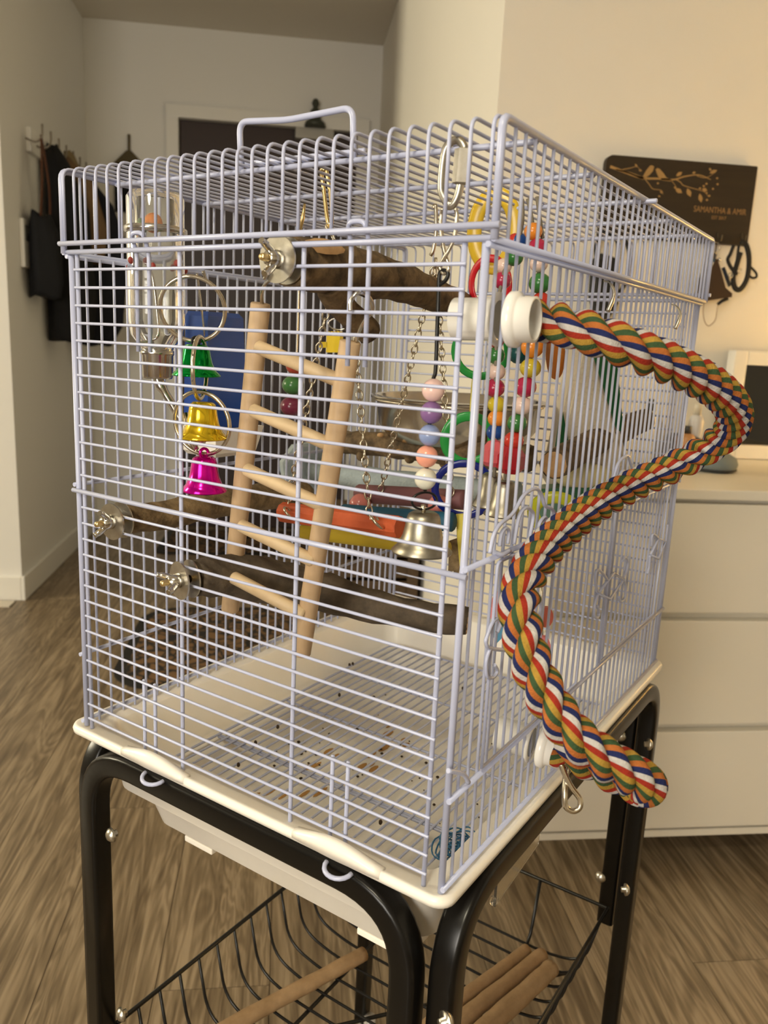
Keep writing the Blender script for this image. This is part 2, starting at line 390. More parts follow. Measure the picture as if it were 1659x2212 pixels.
# ================================================================== BIRD CAGE
cage = thing('bird_cage', 'tall white wire bird cage with deep white plastic tray', 'bird cage', (D/2, U/2, -0.098), cage=True)
def rrect(x0, x1, y0, y1, r, z, n=6):
    out = []
    for (cx_, cy_, a0) in ((x1-r, y1-r, 0), (x0+r, y1-r, PI/2), (x0+r, y0+r, PI), (x1-r, y0+r, 3*PI/2)):
        for k in range(n+1):
            a = a0+PI/2*k/n; out.append(Vector((cx_+r*math.cos(a), cy_+r*math.sin(a), z)))
    return out
tx0, tx1, ty0, ty1 = -0.009, D+0.016, -0.009, U+0.016
def tr_(i, z, r=0.016): return rrect(tx0+i, tx1-i, ty0+i, ty1-i, max(0.003, r), z)
rings = [tr_(0.16, -0.101, 0.01), tr_(0.054, -0.101, 0.016), tr_(0.051, -0.098, 0.018), tr_(0.042, -0.067, 0.02), tr_(0.040, -0.0645, 0.02), tr_(0.029, -0.0625, 0.02), tr_(0.0265, -0.060, 0.02), tr_(0.021, -0.009, 0.016),
         tr_(0.004, -0.008, 0.012), tr_(0.0005, -0.0065, 0.012), tr_(0, -0.003, 0.012), tr_(0.001, 0.0, 0.012), tr_(0.003, 0.0006, 0.011), tr_(0.006, -0.001, 0.01), tr_(0.0225, -0.0015, 0.012), tr_(0.0240, -0.004, 0.016), tr_(0.0305, -0.056, 0.02),
         tr_(0.034, -0.0595, 0.02), tr_(0.045, -0.0625, 0.02), tr_(0.0475, -0.066, 0.018), tr_(0.056, -0.0945, 0.016), tr_(0.16, -0.0945, 0.01)]
tray = C().loft(rings).build('tray', PLASTIC, cage)
for yc in (0.262, 0.078):
    prof = []
    for k in range(15):
        f = k/14; h = 0.0075*(0.5-0.5*math.cos(2*PI*min(1, max(0, f))))**0.6
        prof.append((f, h))
    rg = []
    for f, h in prof:
        yy = yc+0.037-f*0.074
        rg.append([Vector((tx0-0.0008-h*0.25, yy, -0.004)), Vector((tx0-0.0008-h*0.25, yy, 0.0005+h)), Vector((tx0+0.003, yy, 0.0012+h)), Vector((tx0+0.007, yy, 0.0008+h*0.6)), Vector((tx0+0.007, yy, -0.003))])
    C().loft(rg).build('rim_tab', PLASTIC, tray)
    lp = C().tube([Vector((tx0-0.002+0.0-math.sin(a)*0.009, yc-0.006+math.cos(a)*0.0105, -0.008-0.002*math.sin(a))) for a in [PI*k/10 for k in range(11)]], 0.0017, 7)
    lp.build('latch_loop', WIRE, cage)
for yc in (0.265, 0.075):
    C().box((0.0435, yc-0.017, -0.106), (0.07, yc+0.017, -0.1005), bev=0.0012).build('foot_pad', PLASTIC, tray)
# floor grate
gz = -0.053
g = C().tube(rrect(0.035, D-0.03, 0.034, U-0.028, 0.01, gz), 0.0014, 6, True).build('floor_grate', WIRE, cage)
ny = 27
for i in range(1, ny): rod(g, (0.035, 0.034+(U-0.062)*i/ny, gz), (D-0.03, 0.034+(U-0.062)*i/ny, gz), 0.0011, WIRE, n=6)
for xx in (0.13, 0.235, 0.34): rod(g, (xx, 0.034, gz-0.0022), (xx, U-0.028, gz-0.0022), 0.0013, WIRE, 'cross_wire', n=6)
for xx in (0.133,): rod(g, (xx, 0.034, gz-0.0022), (xx, U-0.028, gz-0.0022), 0.0013, WIRE, 'cross_wire', n=6)
# front and back panels: horizontal wires
RW_, RT = 0.00112, 0.0019
def hpanel(xp, sgn):
    pn = C()
    for yy in (0.0129, U-0.007): pn.tube([(xp, yy, -0.003), (xp, yy, ZT+0.004)], 0.0017, 8)
    pn.tube([(xp-0.002*sgn, -0.004, ZT+0.0025), (xp-0.002*sgn, U+0.005, ZT+0.0025)], RT, 8)
    pn.tube([(xp-0.003*sgn, -0.004, ZB+15*SP), (xp-0.003*sgn, U+0.004, ZB+15*SP)], RT, 8)
    pn = pn.build('horizontal_wire_panel', WIRE, cage)
    for i in range(29):
        if i == 15: continue
        rod(pn, (xp-0.0015*sgn, 0.0105, ZB+SP*i), (xp-0.0015*sgn, U-0.0048, ZB+SP*i), RW_, WIRE)
    for yy in (0.2365, 0.1255): rod(pn, (xp+0.001*sgn, yy, -0.002), (xp+0.001*sgn, yy, ZT+0.002), 0.0016, WIRE, 'upright')
    return pn
fp = hpanel(0.0, 1); bp_ = hpanel(D, -1)
for (ya, yb) in ((0.2815, 0.2685), (0.0895, 0.0765)):
    C().tube(fillet([(0.0012, ya, ZB+SP*23.6), (0.0012, ya, ZT+0.0015), (-0.004, ya, ZT+0.014), (-0.004, yb, ZT+0.014), (0.0012, yb, ZT+0.0015), (0.0012, yb, ZB+SP*23.6)], 0.005, 4), 0.0016, 7).build('feeder_guide', WIRE, fp)
    for yy in (ya, yb): rod(fp, (0.0012, yy, -0.004), (0.0012, yy, ZB+SP*4.1), 0.0015, WIRE, 'feeder_guide')
# side panels: vertical wires
NV = 37
def vpanel(yp, sgn):
    pn = C()
    for xx in (0.0, D): pn.tube([(xx, yp, 0.0), (xx, yp, ZT)], 0.0023, 10)
    for zz in (ZT-0.0005, ZB+15*SP+0.0045, 0.0655, 0.004): pn.tube([(-0.003, yp-0.0025*sgn, zz), (D+0.003, yp-0.0025*sgn, zz)], 0.0018, 8)
    pn = pn.build('vertical_wire_panel', WIRE, cage)
    for i in range(1, NV): rod(pn, (D*i/NV, yp, 0.0), (D*i/NV, yp, ZT), RW_, WIRE)
    return pn
rp_ = vpanel(0.0, 1); lp_ = vpanel(U, -1)
# doors in the right-hand panel: frames, arches and bent-wire notes
def wirepath(pts, parent, name, r=0.0013, cy=-0.005, sm=6):
    C().tube(smooth_path([A(px, py, cy=cy) for px, py in pts], sm), r, 6).build(name, WIRE, parent)
zm = ZB+15*SP+0.0045
for (xa, xb) in ((0.036, 0.205), (0.262, 0.432)):
    C().tube(fillet([(xa, -0.0045, 0.072), (xa, -0.0045, zm-0.003), (xb, -0.0045, zm-0.003), (xb, -0.0045, 0.072)], 0.004, 3), 0.0012, 7, True).build('door_frame', WIRE, rp_)
ARCH = ([(1058, 1195), (1067, 1155), (1081, 1132), (1107, 1110), (1130, 1072), (1148, 1058), (1161, 1057), (1170, 1070), (1177, 1092), (1190, 1098), (1197, 1112), (1188, 1146)],
        [(1079, 1180), (1083, 1153), (1092, 1141), (1099, 1148), (1096, 1175)], [(1110, 1176), (1121, 1117), (1135, 1097), (1148, 1103), (1152, 1117), (1144, 1164)], [(1161, 1156), (1166, 1130), (1177, 1117), (1180, 1128), (1175, 1152)],
        [(1296, 1090), (1303, 1060), (1323, 1038), (1335, 1002), (1350, 986), (1357, 986), (1363, 1002), (1368, 1017), (1376, 1022), (1380, 1052)], [(1331, 1074), (1337, 1031), (1343, 1018), (1348, 1018), (1352, 1026), (1350, 1066)],
        [(1440, 1022), (1444, 990), (1449, 971), (1453, 984), (1455, 1010)])
for pth in ARCH: wirepath(pth, rp_, 'arch_wire')
wirepath([(1312, 1253), (1300, 1236), (1289, 1232), (1286, 1252), (1290, 1276), (1300, 1284)], rp_, 'note_wire')
wirepath([(1291, 1282), (1318, 1294), (1348, 1250), (1326, 1238), (1291, 1282)], rp_, 'note_wire', sm=1)
wirepath([(1326, 1238), (1345, 1252), (1351, 1265), (1350, 1290), (1341, 1300), (1337, 1290)], rp_, 'note_wire')
wirepath([(1345, 1250), (1352, 1236), (1356, 1215), (1351, 1204), (1344, 1212)], rp_, 'note_wire')
wirepath([(1291, 1284), (1284, 1310), (1284, 1330), (1290, 1334), (1294, 1324), (1290, 1309)], rp_, 'note_wire')
wirepath([(1405, 1199), (1422, 1207), (1438, 1170), (1422, 1163), (1405, 1199)], rp_, 'note_wire', sm=1)
wirepath([(1422, 1163), (1412, 1154), (1408, 1160), (1407, 1180)], rp_, 'note_wire'); wirepath([(1404, 1200), (1402, 1225), (1398, 1240)], rp_, 'note_wire'); wirepath([(1438, 1170), (1440, 1150), (1442, 1133)], rp_, 'note_wire')
wirepath([(1074, 1366), (1082, 1345), (1076, 1336), (1064, 1345), (1052, 1375), (1050, 1388), (1058, 1400), (1095, 1405)], rp_, 'note_wire')
wirepath([(1058, 1402), (1050, 1430), (1052, 1460), (1064, 1464), (1074, 1450), (1068, 1436)], rp_, 'note_wire')
wirepath([(1155, 1310), (1158, 1295), (1166, 1293), (1168, 1315), (1160, 1340), (1155, 1325)], rp_, 'note_wire'); wirepath([(1150, 1370), (1152, 1352), (1160, 1355), (1164, 1372)], rp_, 'note_wire')
# hooked ends of door rods
C().tube(smooth_path([A(968, 1665, cy=-0.003), A(1000, 1672, cy=-0.006), A(1012, 1690, cy=-0.006)], 5), 0.0016, 7).build('door_hinge', WIRE, rp_)
C().tube(smooth_path([A(1068, 1193, cy=-0.003), A(1085, 1198, cy=-0.006), A(1100, 1190, cy=-0.006)], 5), 0.0016, 7).build('door_hinge', WIRE, rp_)
# roof hood: bent wires over the top, gables
h0, h1 = 0.4005, 0.455
rf = C()
for xx in (-0.0055, D+0.0055): rf.tube([(xx, -0.010, h0), (xx, U+0.007, h0)], RT, 8)
for yy in (-0.006, U+0.005):
    rf.tube(fillet([(-0.003, yy, h0-0.007), (-0.003, yy, h1-0.0015), (D+0.003, yy, h1-0.0015), (D+0.003, yy, h0-0.007)], 0.006, 4), 0.0024, 8)
    rf.tube([(-0.004, yy-0.0, h0-0.0065), (D+0.004, yy, h0-0.0065)], 0.0018, 8)
rf = rf.build('roof_hood', WIRE, cage)
pts = fillet([(-0.004, 0, h0+0.001), (-0.004, 0, h1), (D+0.004, 0, h1), (D+0.004, 0, h0+0.001)], 0.0075, 5)
b0 = MB(); b0.tube([RZ@Vector(q) for q in pts], RW_, 8)
bme = bpy.data.meshes.new('bent_wire'); bme.from_pydata(b0.V, [], b0.F); bme.materials.append(WIRE); bme.polygons.foreach_set('use_smooth', b0.S)
for i in range(29):
    o = bpy.data.objects.new('bent_wire', bme); COL.objects.link(o); o.parent = rf; o.location = cw((0, -0.0015+(U+0.003)*i/28, 0))-BASE[rf]
for i in range(1, NV):
    for yy in (-0.006, U+0.005): rod(rf, (D*i/NV, yy, h0-0.007), (D*i/NV, yy, h1-0.002), RW_, WIRE, 'gable_wire')
for xx, e in ((0.046, 0.0), (0.14, 0.0), (0.243, 0.012), (0.34, 0.0), (0.432, 0.0)): rod(rf, (xx, -0.004-e, h1-0.0030), (xx, U+0.004, h1-0.0030), 0.0019, WIRE, 'cross_rod')
ha = A(522, 262, cx=0.046); hb = A(763, 228, cx=0.046)
C().tube(fillet([(0.046, ha.y, h1-0.004), (0.046, ha.y+0.002, ha.z), (0.046, (ha.y+hb.y)/2+0.006, ha.z-0.0035), (0.046, hb.y, hb.z-0.001), (0.046, hb.y-0.002, h1-0.004)], 0.008, 6), 0.0022, 8).build('carrying_handle', WIRE, rf)
rod(rf, (0.050, ha.y+0.006, h1+0.003), (0.050, hb.y-0.008, h1+0.003), 0.0021, WIRE, 'handle_bar')
# small metal clips along the panel tops
for (px, py, s_) in ((1318, 612, 1), (1462, 662, 1)):
    q = A(px, py, cy=-0.008)
    C().tube(smooth_path([q+Vector((0.004, 0.006, 0.002)), q, q+Vector((-0.004, -0.005, -0.008)), q+Vector((-0.008, -0.003, -0.020))], 5), [0.0006]*6+[0.0011]*6+[0.0016]*4, 6).build('spring_clip', ZINC, cage)

# ================================================================== BRANCH PERCHES
def branch(pts, radii, mb, n=12, jit=0.07, mi=0, sub=6):
    P = smooth_path(pts, sub); m_ = len(P); k = len(radii)-1
    R = []
    for i in range(m_):
        f = i/(m_-1)*k; j = min(int(f), k-1); R.append((radii[j]*(1-(f-j))+radii[j+1]*(f-j))*(1+random.uniform(-0.04, 0.05)))
    mb.tube(P, R, n, mi=mi, jit=jit); return mb
def bolt_end(parent, c, axis, rw=0.0145, tilt=0.6, gap=0.004):
    """washers, wing nut and bolt end on the outside of the cage wall; axis points outwards"""
    c = Vector(c); a = Vector(axis).normalized(); u, v = frame(a)
    for k, name in ((0, 'washer'), (1, 'washer')):
        o = c+a*(gap if k == 0 else -gap-0.0012)
        C().lathe([(0.003, 0), (rw, 0), (rw, 0.0013), (0.003, 0.0013)], o, a, n=32, sm=False).build(name, ZINC, parent)
    C().lathe([(0, 0), (0.0024, 0), (0.0024, 0.024), (0.002, 0.0255), (0, 0.0255)], c-a*0.006, a, n=12).build('bolt', BRASS, parent)
    nut = C(); o = c+a*(gap+0.0013)
    nut.lathe([(0.0022, 0), (0.0058, 0), (0.0055, 0.003), (0.0042, 0.0085), (0.0022, 0.0085)], o, a, n=16)
    w = (u*math.cos(tilt)+v*math.sin(tilt))
    for s_ in (-1, 1):
        nut.tube(smooth_path([o+a*0.004+w*s_*0.003, o+a*0.006+w*s_*0.0055, o+a*0.0100+w*s_*0.0085, o+a*0.0130+w*s_*0.0100], 4), [0.0028]*5+[0.0026]*4+[0.0022]*4, 8)
    nut.build('wing_nut', STEEL, parent)
def perch(name, label, start, bend, end, radii, mt, tilt=0.6, off=None):
    s_ = Vector(start); t = thing(name, label, 'perch', Vector(start)-Vector((0, 0, 0.014)), 'natural branch perches', cage=True)
    mb = C(); d = Vector((1, 0, 0)) if off is None else Vector(off)
    branch([s_+d*0.007, *[Vector(b) for b in bend], Vector(end)], radii, mb)
    mb.build('branch', mt, t)
    e = Vector(end); f = (e-Vector(bend[-1])).normalized()
    C().lathe([(0, 0.0006), (radii[-1]*0.9, 0.0006), (radii[-1]*0.96, -0.0005)], e, f, n=12).build('cut_end', CUTWOOD, t)
    bolt_end(t, s_, -d, tilt=tilt)
    return t
s0 = A(610, 562, cx=0.0); pt = perch('branch_perch', 'thick brown branch perch bolted high on the cage front with forked stub', s0,
    [s0+Vector((0.06, 0.0, 0.0)), A(790, 590, cy=s0.y-0.002), A(900, 622, cy=s0.y-0.004)], A(1004, 666, cy=s0.y-0.006), [0.0165, 0.0175, 0.0165, 0.0135, 0.0120], BARK, tilt=0.15)
f0 = A(712, 610, cy=s0.y); f1 = A(745, 668, cy=s0.y+0.004); f2 = A(798, 716, cy=s0.y+0.004)
branch([f0, f1, f2], [0.011, 0.010, 0.0095], C()).build('branch', BARK, pt)
q = A(682, 548, cy=s0.y-0.008); C().lathe([(0, 0.004), (0.008, 0.003), (0.011, 0.0)], q+Vector((0, -0.006, 0.004)), (-0.3, -0.75, 0.65), n=12, sx=0.55, sy=1.5).build('bare_wood_patch', CUTWOOD, pt)
s1 = A(252, 1125, cx=0.0); perch('branch_perch', 'rough pale branch perch bolted on the cage front nearest the left corner', s1,
    [A(360, 1112, cy=s1.y), A(470, 1088, cy=s1.y), A(580, 1072, cy=s1.y)], A(660, 1066, cy=s1.y), [0.0115, 0.0125, 0.013, 0.0135, 0.012], BARKL, tilt=-0.35)
s2 = A(400, 1252, cx=0.0); perch('branch_perch', 'long grey brown branch perch sloping across the lower cage', s2,
    [A(520, 1246, cx=0.05), A(680, 1275, cx=0.10), A(840, 1318, cx=0.135)], A(1010, 1342, cx=0.165), [0.0135, 0.0185, 0.0165, 0.0135, 0.0115], BARKD, tilt=1.1, off=(0.97, -0.25, 0))
def free_branch(name, label, pts, radii, mt, base):
    t = thing(name, label, 'perch', base, 'natural branch perches', cage=True)
    branch(pts, radii, C()).build('branch', mt, t)
    d0 = (Vector(pts[0])-Vector(pts[1])).normalized(); C().lathe([(0, 0.0006), (radii[0]*0.9, 0.0006), (radii[0]*0.97, -0.0005)], pts[0], d0, n=12).build('cut_end', CUTWOOD, t)
    return t
b0_ = [A(748, 956, cx=0.345), A(860, 962, cx=0.34), A(960, 975, cx=0.335), A(1060, 985, cx=0.33), A(1150, 990, cx=0.33)]
tb = free_branch('branch_perch', 'knobbly brown branch perch running below the steel bowl', b0_, [0.0135, 0.0145, 0.0145, 0.0135, 0.013], BARK, (0.34, 0.17, 0.2))
for (px, py) in ((780, 985), (885, 990), (960, 1000)):
    q = A(px, py, cx=0.335); C().sphere(q, 0.006, 10, 6).build('knot', BARK, tb)
for (px, py) in ((822, 940), (885, 948), (862, 975)):
    q = A(px, py, cx=0.325); C().sphere(q, (0.004, 0.004, 0.0025), 10, 6).build('pale_knot', CUTWOOD, tb)
b1_ = [A(1196, 1004, cx=0.26), A(1260, 968, cx=0.34), A(1330, 935, cx=0.42), A(1395, 905, cx=D-0.006)]
free_branch('branch_perch', 'brown branch perch with pale sawn end in front of the green hut', b1_, [0.0125, 0.0135, 0.013, 0.012], BARK, (0.3, 0.05, 0.2))

# ================================================================== COLOURED ROPE PERCH
def ropemat(n, c): return mat(n, c, 0.85, spec=0.15, bump=(900, 0.5), noise=(260, 0.8, tuple(q*0.72 for q in c)))
RC = [ropemat('rope_red', (0.34, 0.033, 0.018)), ropemat('rope_yellow', (0.42, 0.255, 0.045)), ropemat('rope_green', (0.048, 0.090, 0.038)),
      ropemat('rope_orange', (0.45, 0.145, 0.036)), ropemat('rope_blue', (0.020, 0.028, 0.105)), ropemat('rope_white', (0.56, 0.53, 0.50))]
rope = thing('rope_perch', 'multicoloured twisted rope perch spiralling down outside the cage', 'rope perch', (0.06, -0.06, 0.03), cage=True)
fit0 = A(1086, 690, cy=0.0)
low0 = A(1158, 1606, cy=-0.004)
RPX = [(1110, 690, 0.495), (1165, 692, 0.480), (1250, 712, 0.462), (1350, 748, 0.458), (1450, 788, 0.474), (1535, 832, 0.505), (1582, 880, 0.545), (1580, 926, 0.585), (1530, 968, 0.615), (1450, 1011, 0.625), (1365, 1050, 0.605),
       (1280, 1098, 0.57), (1202, 1160, 0.525), (1146, 1228, 0.487), (1122, 1295, 0.468), (1130, 1372, 0.458), (1155, 1450, 0.452), (1196, 1530, 0.448), (1250, 1598, 0.446), (1315, 1645, 0.448), (1368, 1676, 0.455), (1396, 1694, 0.470), (1384, 1698, 0.492), (1335, 1676, 0.502), (1280, 1648, 0.506), (1230, 1624, 0.508), (1198, 1611, 0.512)]
RP = smooth_path([A(x_, y_, d=d_) for x_, y_, d_ in RPX], 20)
def resample(P, st):
    out = [P[0]]; acc = 0
    for i in range(1, len(P)):
        a, b = P[i-1], P[i]; L_ = (b-a).length
        while acc+L_ >= st:
            f = (st-acc)/L_; a = a.lerp(b, f); out.append(a.copy()); L_ = (b-a).length; acc = 0
        acc += L_
    return out
RP = resample(RP, 0.0022)
def rope_strand(P, k, pitch, off, rad, nseg=24):
    V = []; F = []; MI = []; u = None
    for i, p_ in enumerate(P):
        tg = (P[min(i+1, len(P)-1)]-P[max(i-1, 0)]).normalized()
        if u is None: u, v = frame(tg)
        u = (u-tg*u.dot(tg)).normalized(); v = tg.cross(u)
        s_ = i*0.0022; th = 2*PI*s_/pitch+2*PI*k/3
        c_ = p_+(u*math.cos(th)+v*math.sin(th))*off
        for j in range(nseg):
            a = 2*PI*j/nseg - 0.98*(th-2*PI*k/3)
            V.append(c_+(u*math.cos(a)+v*math.sin(a))*rad)
    m_ = len(P)
    for i in range(m_-1):
        for j in range(nseg):
            j2 = (j+1) % nseg; F.append([i*nseg+j, i*nseg+j2, (i+1)*nseg+j2, (i+1)*nseg+j]); MI.append((j//2+k*4) % 6)
    mb = C(); mb.V = V; mb.F = F; mb.M = MI; mb.S = [True]*len(F)
    return mb
for k in range(3): rope_strand(RP, k, 0.052, 0.0060, 0.0067).build('strand', RC, rope)
FITM = mat('glossy_white_pipe_plastic', (0.80, 0.78, 0.74), 0.18, spec=0.6)
def fitting(c, axis, s=1.0, L=0.0185):
    a = Vector(axis).normalized(); c = Vector(c)
    C().lathe([(0.0115*s, -0.030), (0.0132*s, -0.030), (0.0132*s, -0.006), (0.0165*s, -0.0045), (0.0165*s, -0.003), (0.0115*s, -0.003)], c, a, n=32).build('inner_cap', FITM, rope)
    C().lathe([(0.0123*s, L), (0.0138*s, L), (0.0138*s, 0.0105), (0.0148*s, 0.0095), (0.0170*s, 0.0085), (0.0170*s, 0.0045), (0.0160*s, 0.0035), (0.0150*s, 0.0030), (0.0123*s, 0.0030), (0.0123*s, L)], c, a, n=36).build('outer_cap', FITM, rope)
d0 = (RP[14]-fit0).normalized()
fitting(fit0+d0*0.001, Vector((0.10, -1, 0.02)), 0.92)
fitting(low0, Vector((0.12, -1, -0.05)), 0.95, 0.023)

# ================================================================== TOYS AND FITTINGS INSIDE THE CAGE
# ladder
lad = thing('wooden_ladder', 'pale wooden ladder with five rungs hooked inside the cage front', 'ladder', A(570, 1360, cx=0.045), cage=True)
LX = 0.040
for (a, b) in (((563, 655), (497, 1318)), ((757, 737), (651, 1412))):
    pa, pb = A(*a, cx=LX), A(*b, cx=LX+0.012)
    C().lathe([(0, 0), (0.0066, 0), (0.0072, 0.0008), (0.0072, (pa-pb).length-0.0008), (0.0066, (pa-pb).length), (0, (pa-pb).length)], pb, pa-pb, n=18).build('rail', DOWEL, lad)
for (a, b) in (((553, 748), (742, 826)), ((541, 884), (722, 965)), ((528, 1012), (703, 1095)), ((516, 1133), (680, 1213)), ((500, 1245), (658, 1328))):
    pa = A(*a, cx=LX-0.010); pb = A(*b, cx=LX+0.004); L_ = (pb-pa).length
    C().lathe([(0, 0), (0.0036, 0.0004), (0.0050, 0.002), (0.0050, L_-0.002), (0.0036, L_), (0, L_)], pa, pb-pa, n=14).build('rung', RUNG, lad)
C().tube(smooth_path([A(566, 655, cx=LX), A(566, 632, cx=LX-0.006), A(574, 612, cx=LX-0.014), A(590, 598, cx=0.008), A(580, 586, cx=-0.005), A(572, 604, cx=-0.006)], 6), 0.0014, 8).build('hook', STEEL, lad)
C().tube(smooth_path([A(770, 737, cx=LX), A(778, 712, cx=LX-0.004), A(790, 690, cx=LX-0.01), A(805, 668, cx=0.02), A(796, 640, cx=0.008), A(774, 632, cx=-0.004), A(758, 650, cx=-0.006), A(757, 672, cx=-0.006)], 6), 0.0013, 8).build('hook', STEEL, lad)
# chain of three bells on split rings
BELLP = [(0.0, 0.0005), (0.38, 0.0), (0.50, -0.06), (0.55, -0.16), (0.59, -0.35), (0.66, -0.58), (0.80, -0.80), (1.0, -0.95), (0.98, -0.99), (0.78, -0.84), (0.60, -0.60), (0.50, -0.36), (0.44, -0.10), (0, -0.06)]
def bell(parent, top, r, mt, name='bell', h=1.9, ax=(0, 0, 1)):
    C().lathe([(a*r, b*r*h) for a, b in BELLP], top, ax, n=28).build(name, mt, parent)
toy = thing('bell_ring_toy', 'green, yellow and magenta bells hanging on metal rings near the cage front', 'bird toy', A(440, 1050, cx=0.025), cage=True)
TX = 0.022
BG = mat('green_foil_bell', (0.0, 0.30, 0.04), 0.12, metal=0.75); BY = mat('gold_foil_bell', (0.75, 0.52, 0.02), 0.12, metal=0.75); BM = mat('magenta_foil_bell', (0.62, 0.0, 0.30), 0.14, metal=0.7)
def ring_px(px, py, rad, nrm, sx, mt=NICKEL, r=0.0016, parent=None, cx=TX):
    C().torus(A(px, py, cx=cx), nrm, rad, r, 40, 7, sx=sx).build('split_ring', mt, parent)
ring_px(416, 668, 0.0235, (0.75, 0.55, 0.25), 1.0, parent=toy)
ring_px(432, 795, 0.0225, (0.55, -0.83, 0), 1.0, parent=toy)
ring_px(436, 914, 0.0235, (1, 0.25, 0.1), 1.0, parent=toy)
bell(toy, A(424, 744, cx=TX+0.004), 0.0180, BG, 'green_bell', 1.3); bell(toy, A(438, 868, cx=TX-0.003), 0.0182, BY, 'yellow_bell', 1.5); bell(toy, A(441, 986, cx=TX), 0.0172, BM, 'magenta_bell', 1.55)
C().lathe([(0, 0), (0.004, -0.001), (0.005, -0.006), (0.003, -0.010), (0, -0.011)], A(434, 930, cx=TX), n=8).build('clapper', NICKEL, toy)
C().torus(A(441, 978, cx=TX), (0.3, 1, 0), 0.0032, 0.0012, 14, 6).build('bell_loop', BM, toy)
C().torus(A(423, 737, cx=TX), (0.3, 1, 0), 0.003, 0.0011, 14, 6).build('bell_loop', BLACKW, toy)
C().tube([A(400, 892, cx=TX-0.002), A(412, 950, cx=TX-0.003), A(425, 972, cx=TX-0.002)], [0.0022, 0.0032, 0.002], 8).build('snap_tongue', NICKEL, toy)
# glass water bottle outside the left wall
GLASS = mat('clear_bottle_glass', (0.97, 0.97, 0.94), 0.03, trans=0.97, ior=1.35)
wb = thing('water_bottle', 'clear glass water bottle with steel cap and spout clipped to the cage', 'water bottle', A(355, 860, cy=U-0.05), cage=True)
wc = A(338, 600, cy=U-0.035); zt0 = A(338, 418, cy=U-0.035).z; zb0 = A(345, 752, cy=U-0.035).z
wcx, wcy = wc.x, wc.y
C().lathe([(0, zt0), (0.020, zt0), (0.0225, zt0-0.004), (0.0225, zb0+0.022), (0.0205, zb0+0.010), (0.013, zb0), (0.011, zb0-0.004), (0.0095, zb0-0.003), (0.0115, zb0+0.002), (0.019, zb0+0.012), (0.021, zb0+0.022), (0.021, zt0-0.005), (0, zt0-0.003)], (wcx, wcy, 0), n=32).build('glass_body', GLASS, wb)
C().lathe([(0, -0.001), (0.0135, -0.001), (0.0135, -0.004), (0.0125, -0.005), (0.0122, -0.022), (0.0115, -0.0235), (0, -0.0235)], (wcx, wcy, zb0-0.001), n=28).build('cap', STEEL, wb)
C().tube(smooth_path([(wcx, wcy, zb0-0.024), (wcx+0.001, wcy-0.004, zb0-0.032), (wcx+0.006, wcy-0.012, zb0-0.047), (wcx+0.010, wcy-0.018, zb0-0.060)], 5), [0.0042]*6+[0.0034]*10, 12).build('spout', STEEL, wb)
C().lathe([(0.0228, 0), (0.0245, 0.001), (0.0245, 0.0045), (0.0228, 0.0055)], (wcx, wcy, A(300, 500, cy=U-0.035).z), n=32).build('collar', STEEL, wb)
C().sphere((wcx-0.006, wcy-0.004, A(300, 482, cy=U-0.035).z), 0.0075, 14, 8).build('float_ball', simple('orange_plastic', (0.72, 0.22, 0.02), 0.35), wb)
C().sphere((wcx-0.012, wcy+0.004, A(275, 486, cy=U-0.035).z), 0.006, 12, 8).build('float_ball', simple('green_plastic', (0.09, 0.20, 0.06), 0.35), wb)
C().tube(smooth_path([A(317, 571, cy=U-0.06), A(330, 600, cy=U-0.062), A(340, 680, cy=U-0.064), A(342, 722, cy=U-0.064), A(330, 734, cy=U-0.06), A(300, 740, cy=U-0.055)], 5), 0.0011, 6).build('holder_wire', STEEL, wb)
for k in range(7):
    a = 2*PI*k/7+0.3; C().sphere((wcx+0.0226*math.cos(a), wcy+0.0226*math.sin(a), A(300, 575, cy=U-0.035).z+0.004*(k % 2)), (0.0022, 0.0022, 0.0028), 8, 6).build('printed_dot', simple('dark_red_print', (0.30, 0.04, 0.03), 0.5), wb)
# blue hopper with white cup
hp = thing('seed_hopper', 'blue plastic seed hopper with white cup behind the bells', 'feeder', A(452, 1000, cy=U-0.02), cage=True)
ha_, hb_ = A(425, 672, cy=U-0.018), A(470, 935, cy=U-0.018)
hx0, hx1 = ha_.x-0.004, ha_.x+0.044
BLUEP = mat('blue_translucent_plastic', (0.015, 0.07, 0.34), 0.2, spec=0.6); 
C().loft([[Vector((hx0+i_, U-0.036+i_, z_)), Vector((hx1-i_, U-0.036+i_, z_)), Vector((hx1-i_, U-0.006, z_)), Vector((hx0+i_, U-0.006, z_))] for z_, i_ in ((hb_.z-0.002, 0.004), (hb_.z+0.006, -0.001), (ha_.z-0.004, 0.002), (ha_.z, 0.005))], sm=False).build('hopper_body', BLUEP, hp)
cz1 = A(450, 925, cy=U-0.04).z; cz0 = A(450, 990, cy=U-0.04).z
C().loft([[Vector((hx0-0.006+i_, U-0.052+i_, z_)), Vector((hx1+0.008-i_, U-0.052+i_, z_)), Vector((hx1+0.008-i_, U-0.005, z_)), Vector((hx0-0.006+i_, U-0.005, z_))] for z_, i_ in ((cz0, 0.010), (cz0+0.004, 0.005), (cz1, 0.0), (cz1, 0.002), (cz0+0.008, 0.007))], sm=False).build('cup', PLASTIC, hp)
C().tube(smooth_path([A(425, 590, cy=U-0.03), A(432, 640, cy=U-0.03), A(443, 730, cy=U-0.03)], 5), 0.001, 6).build('hanger_wire', STEEL, hp)
C().tube(smooth_path([A(437, 586, cy=U-0.03), A(447, 610, cy=U-0.03), A(440, 585, cy=U-0.03)], 5), 0.001, 6).build('hanger_wire', STEEL, hp)
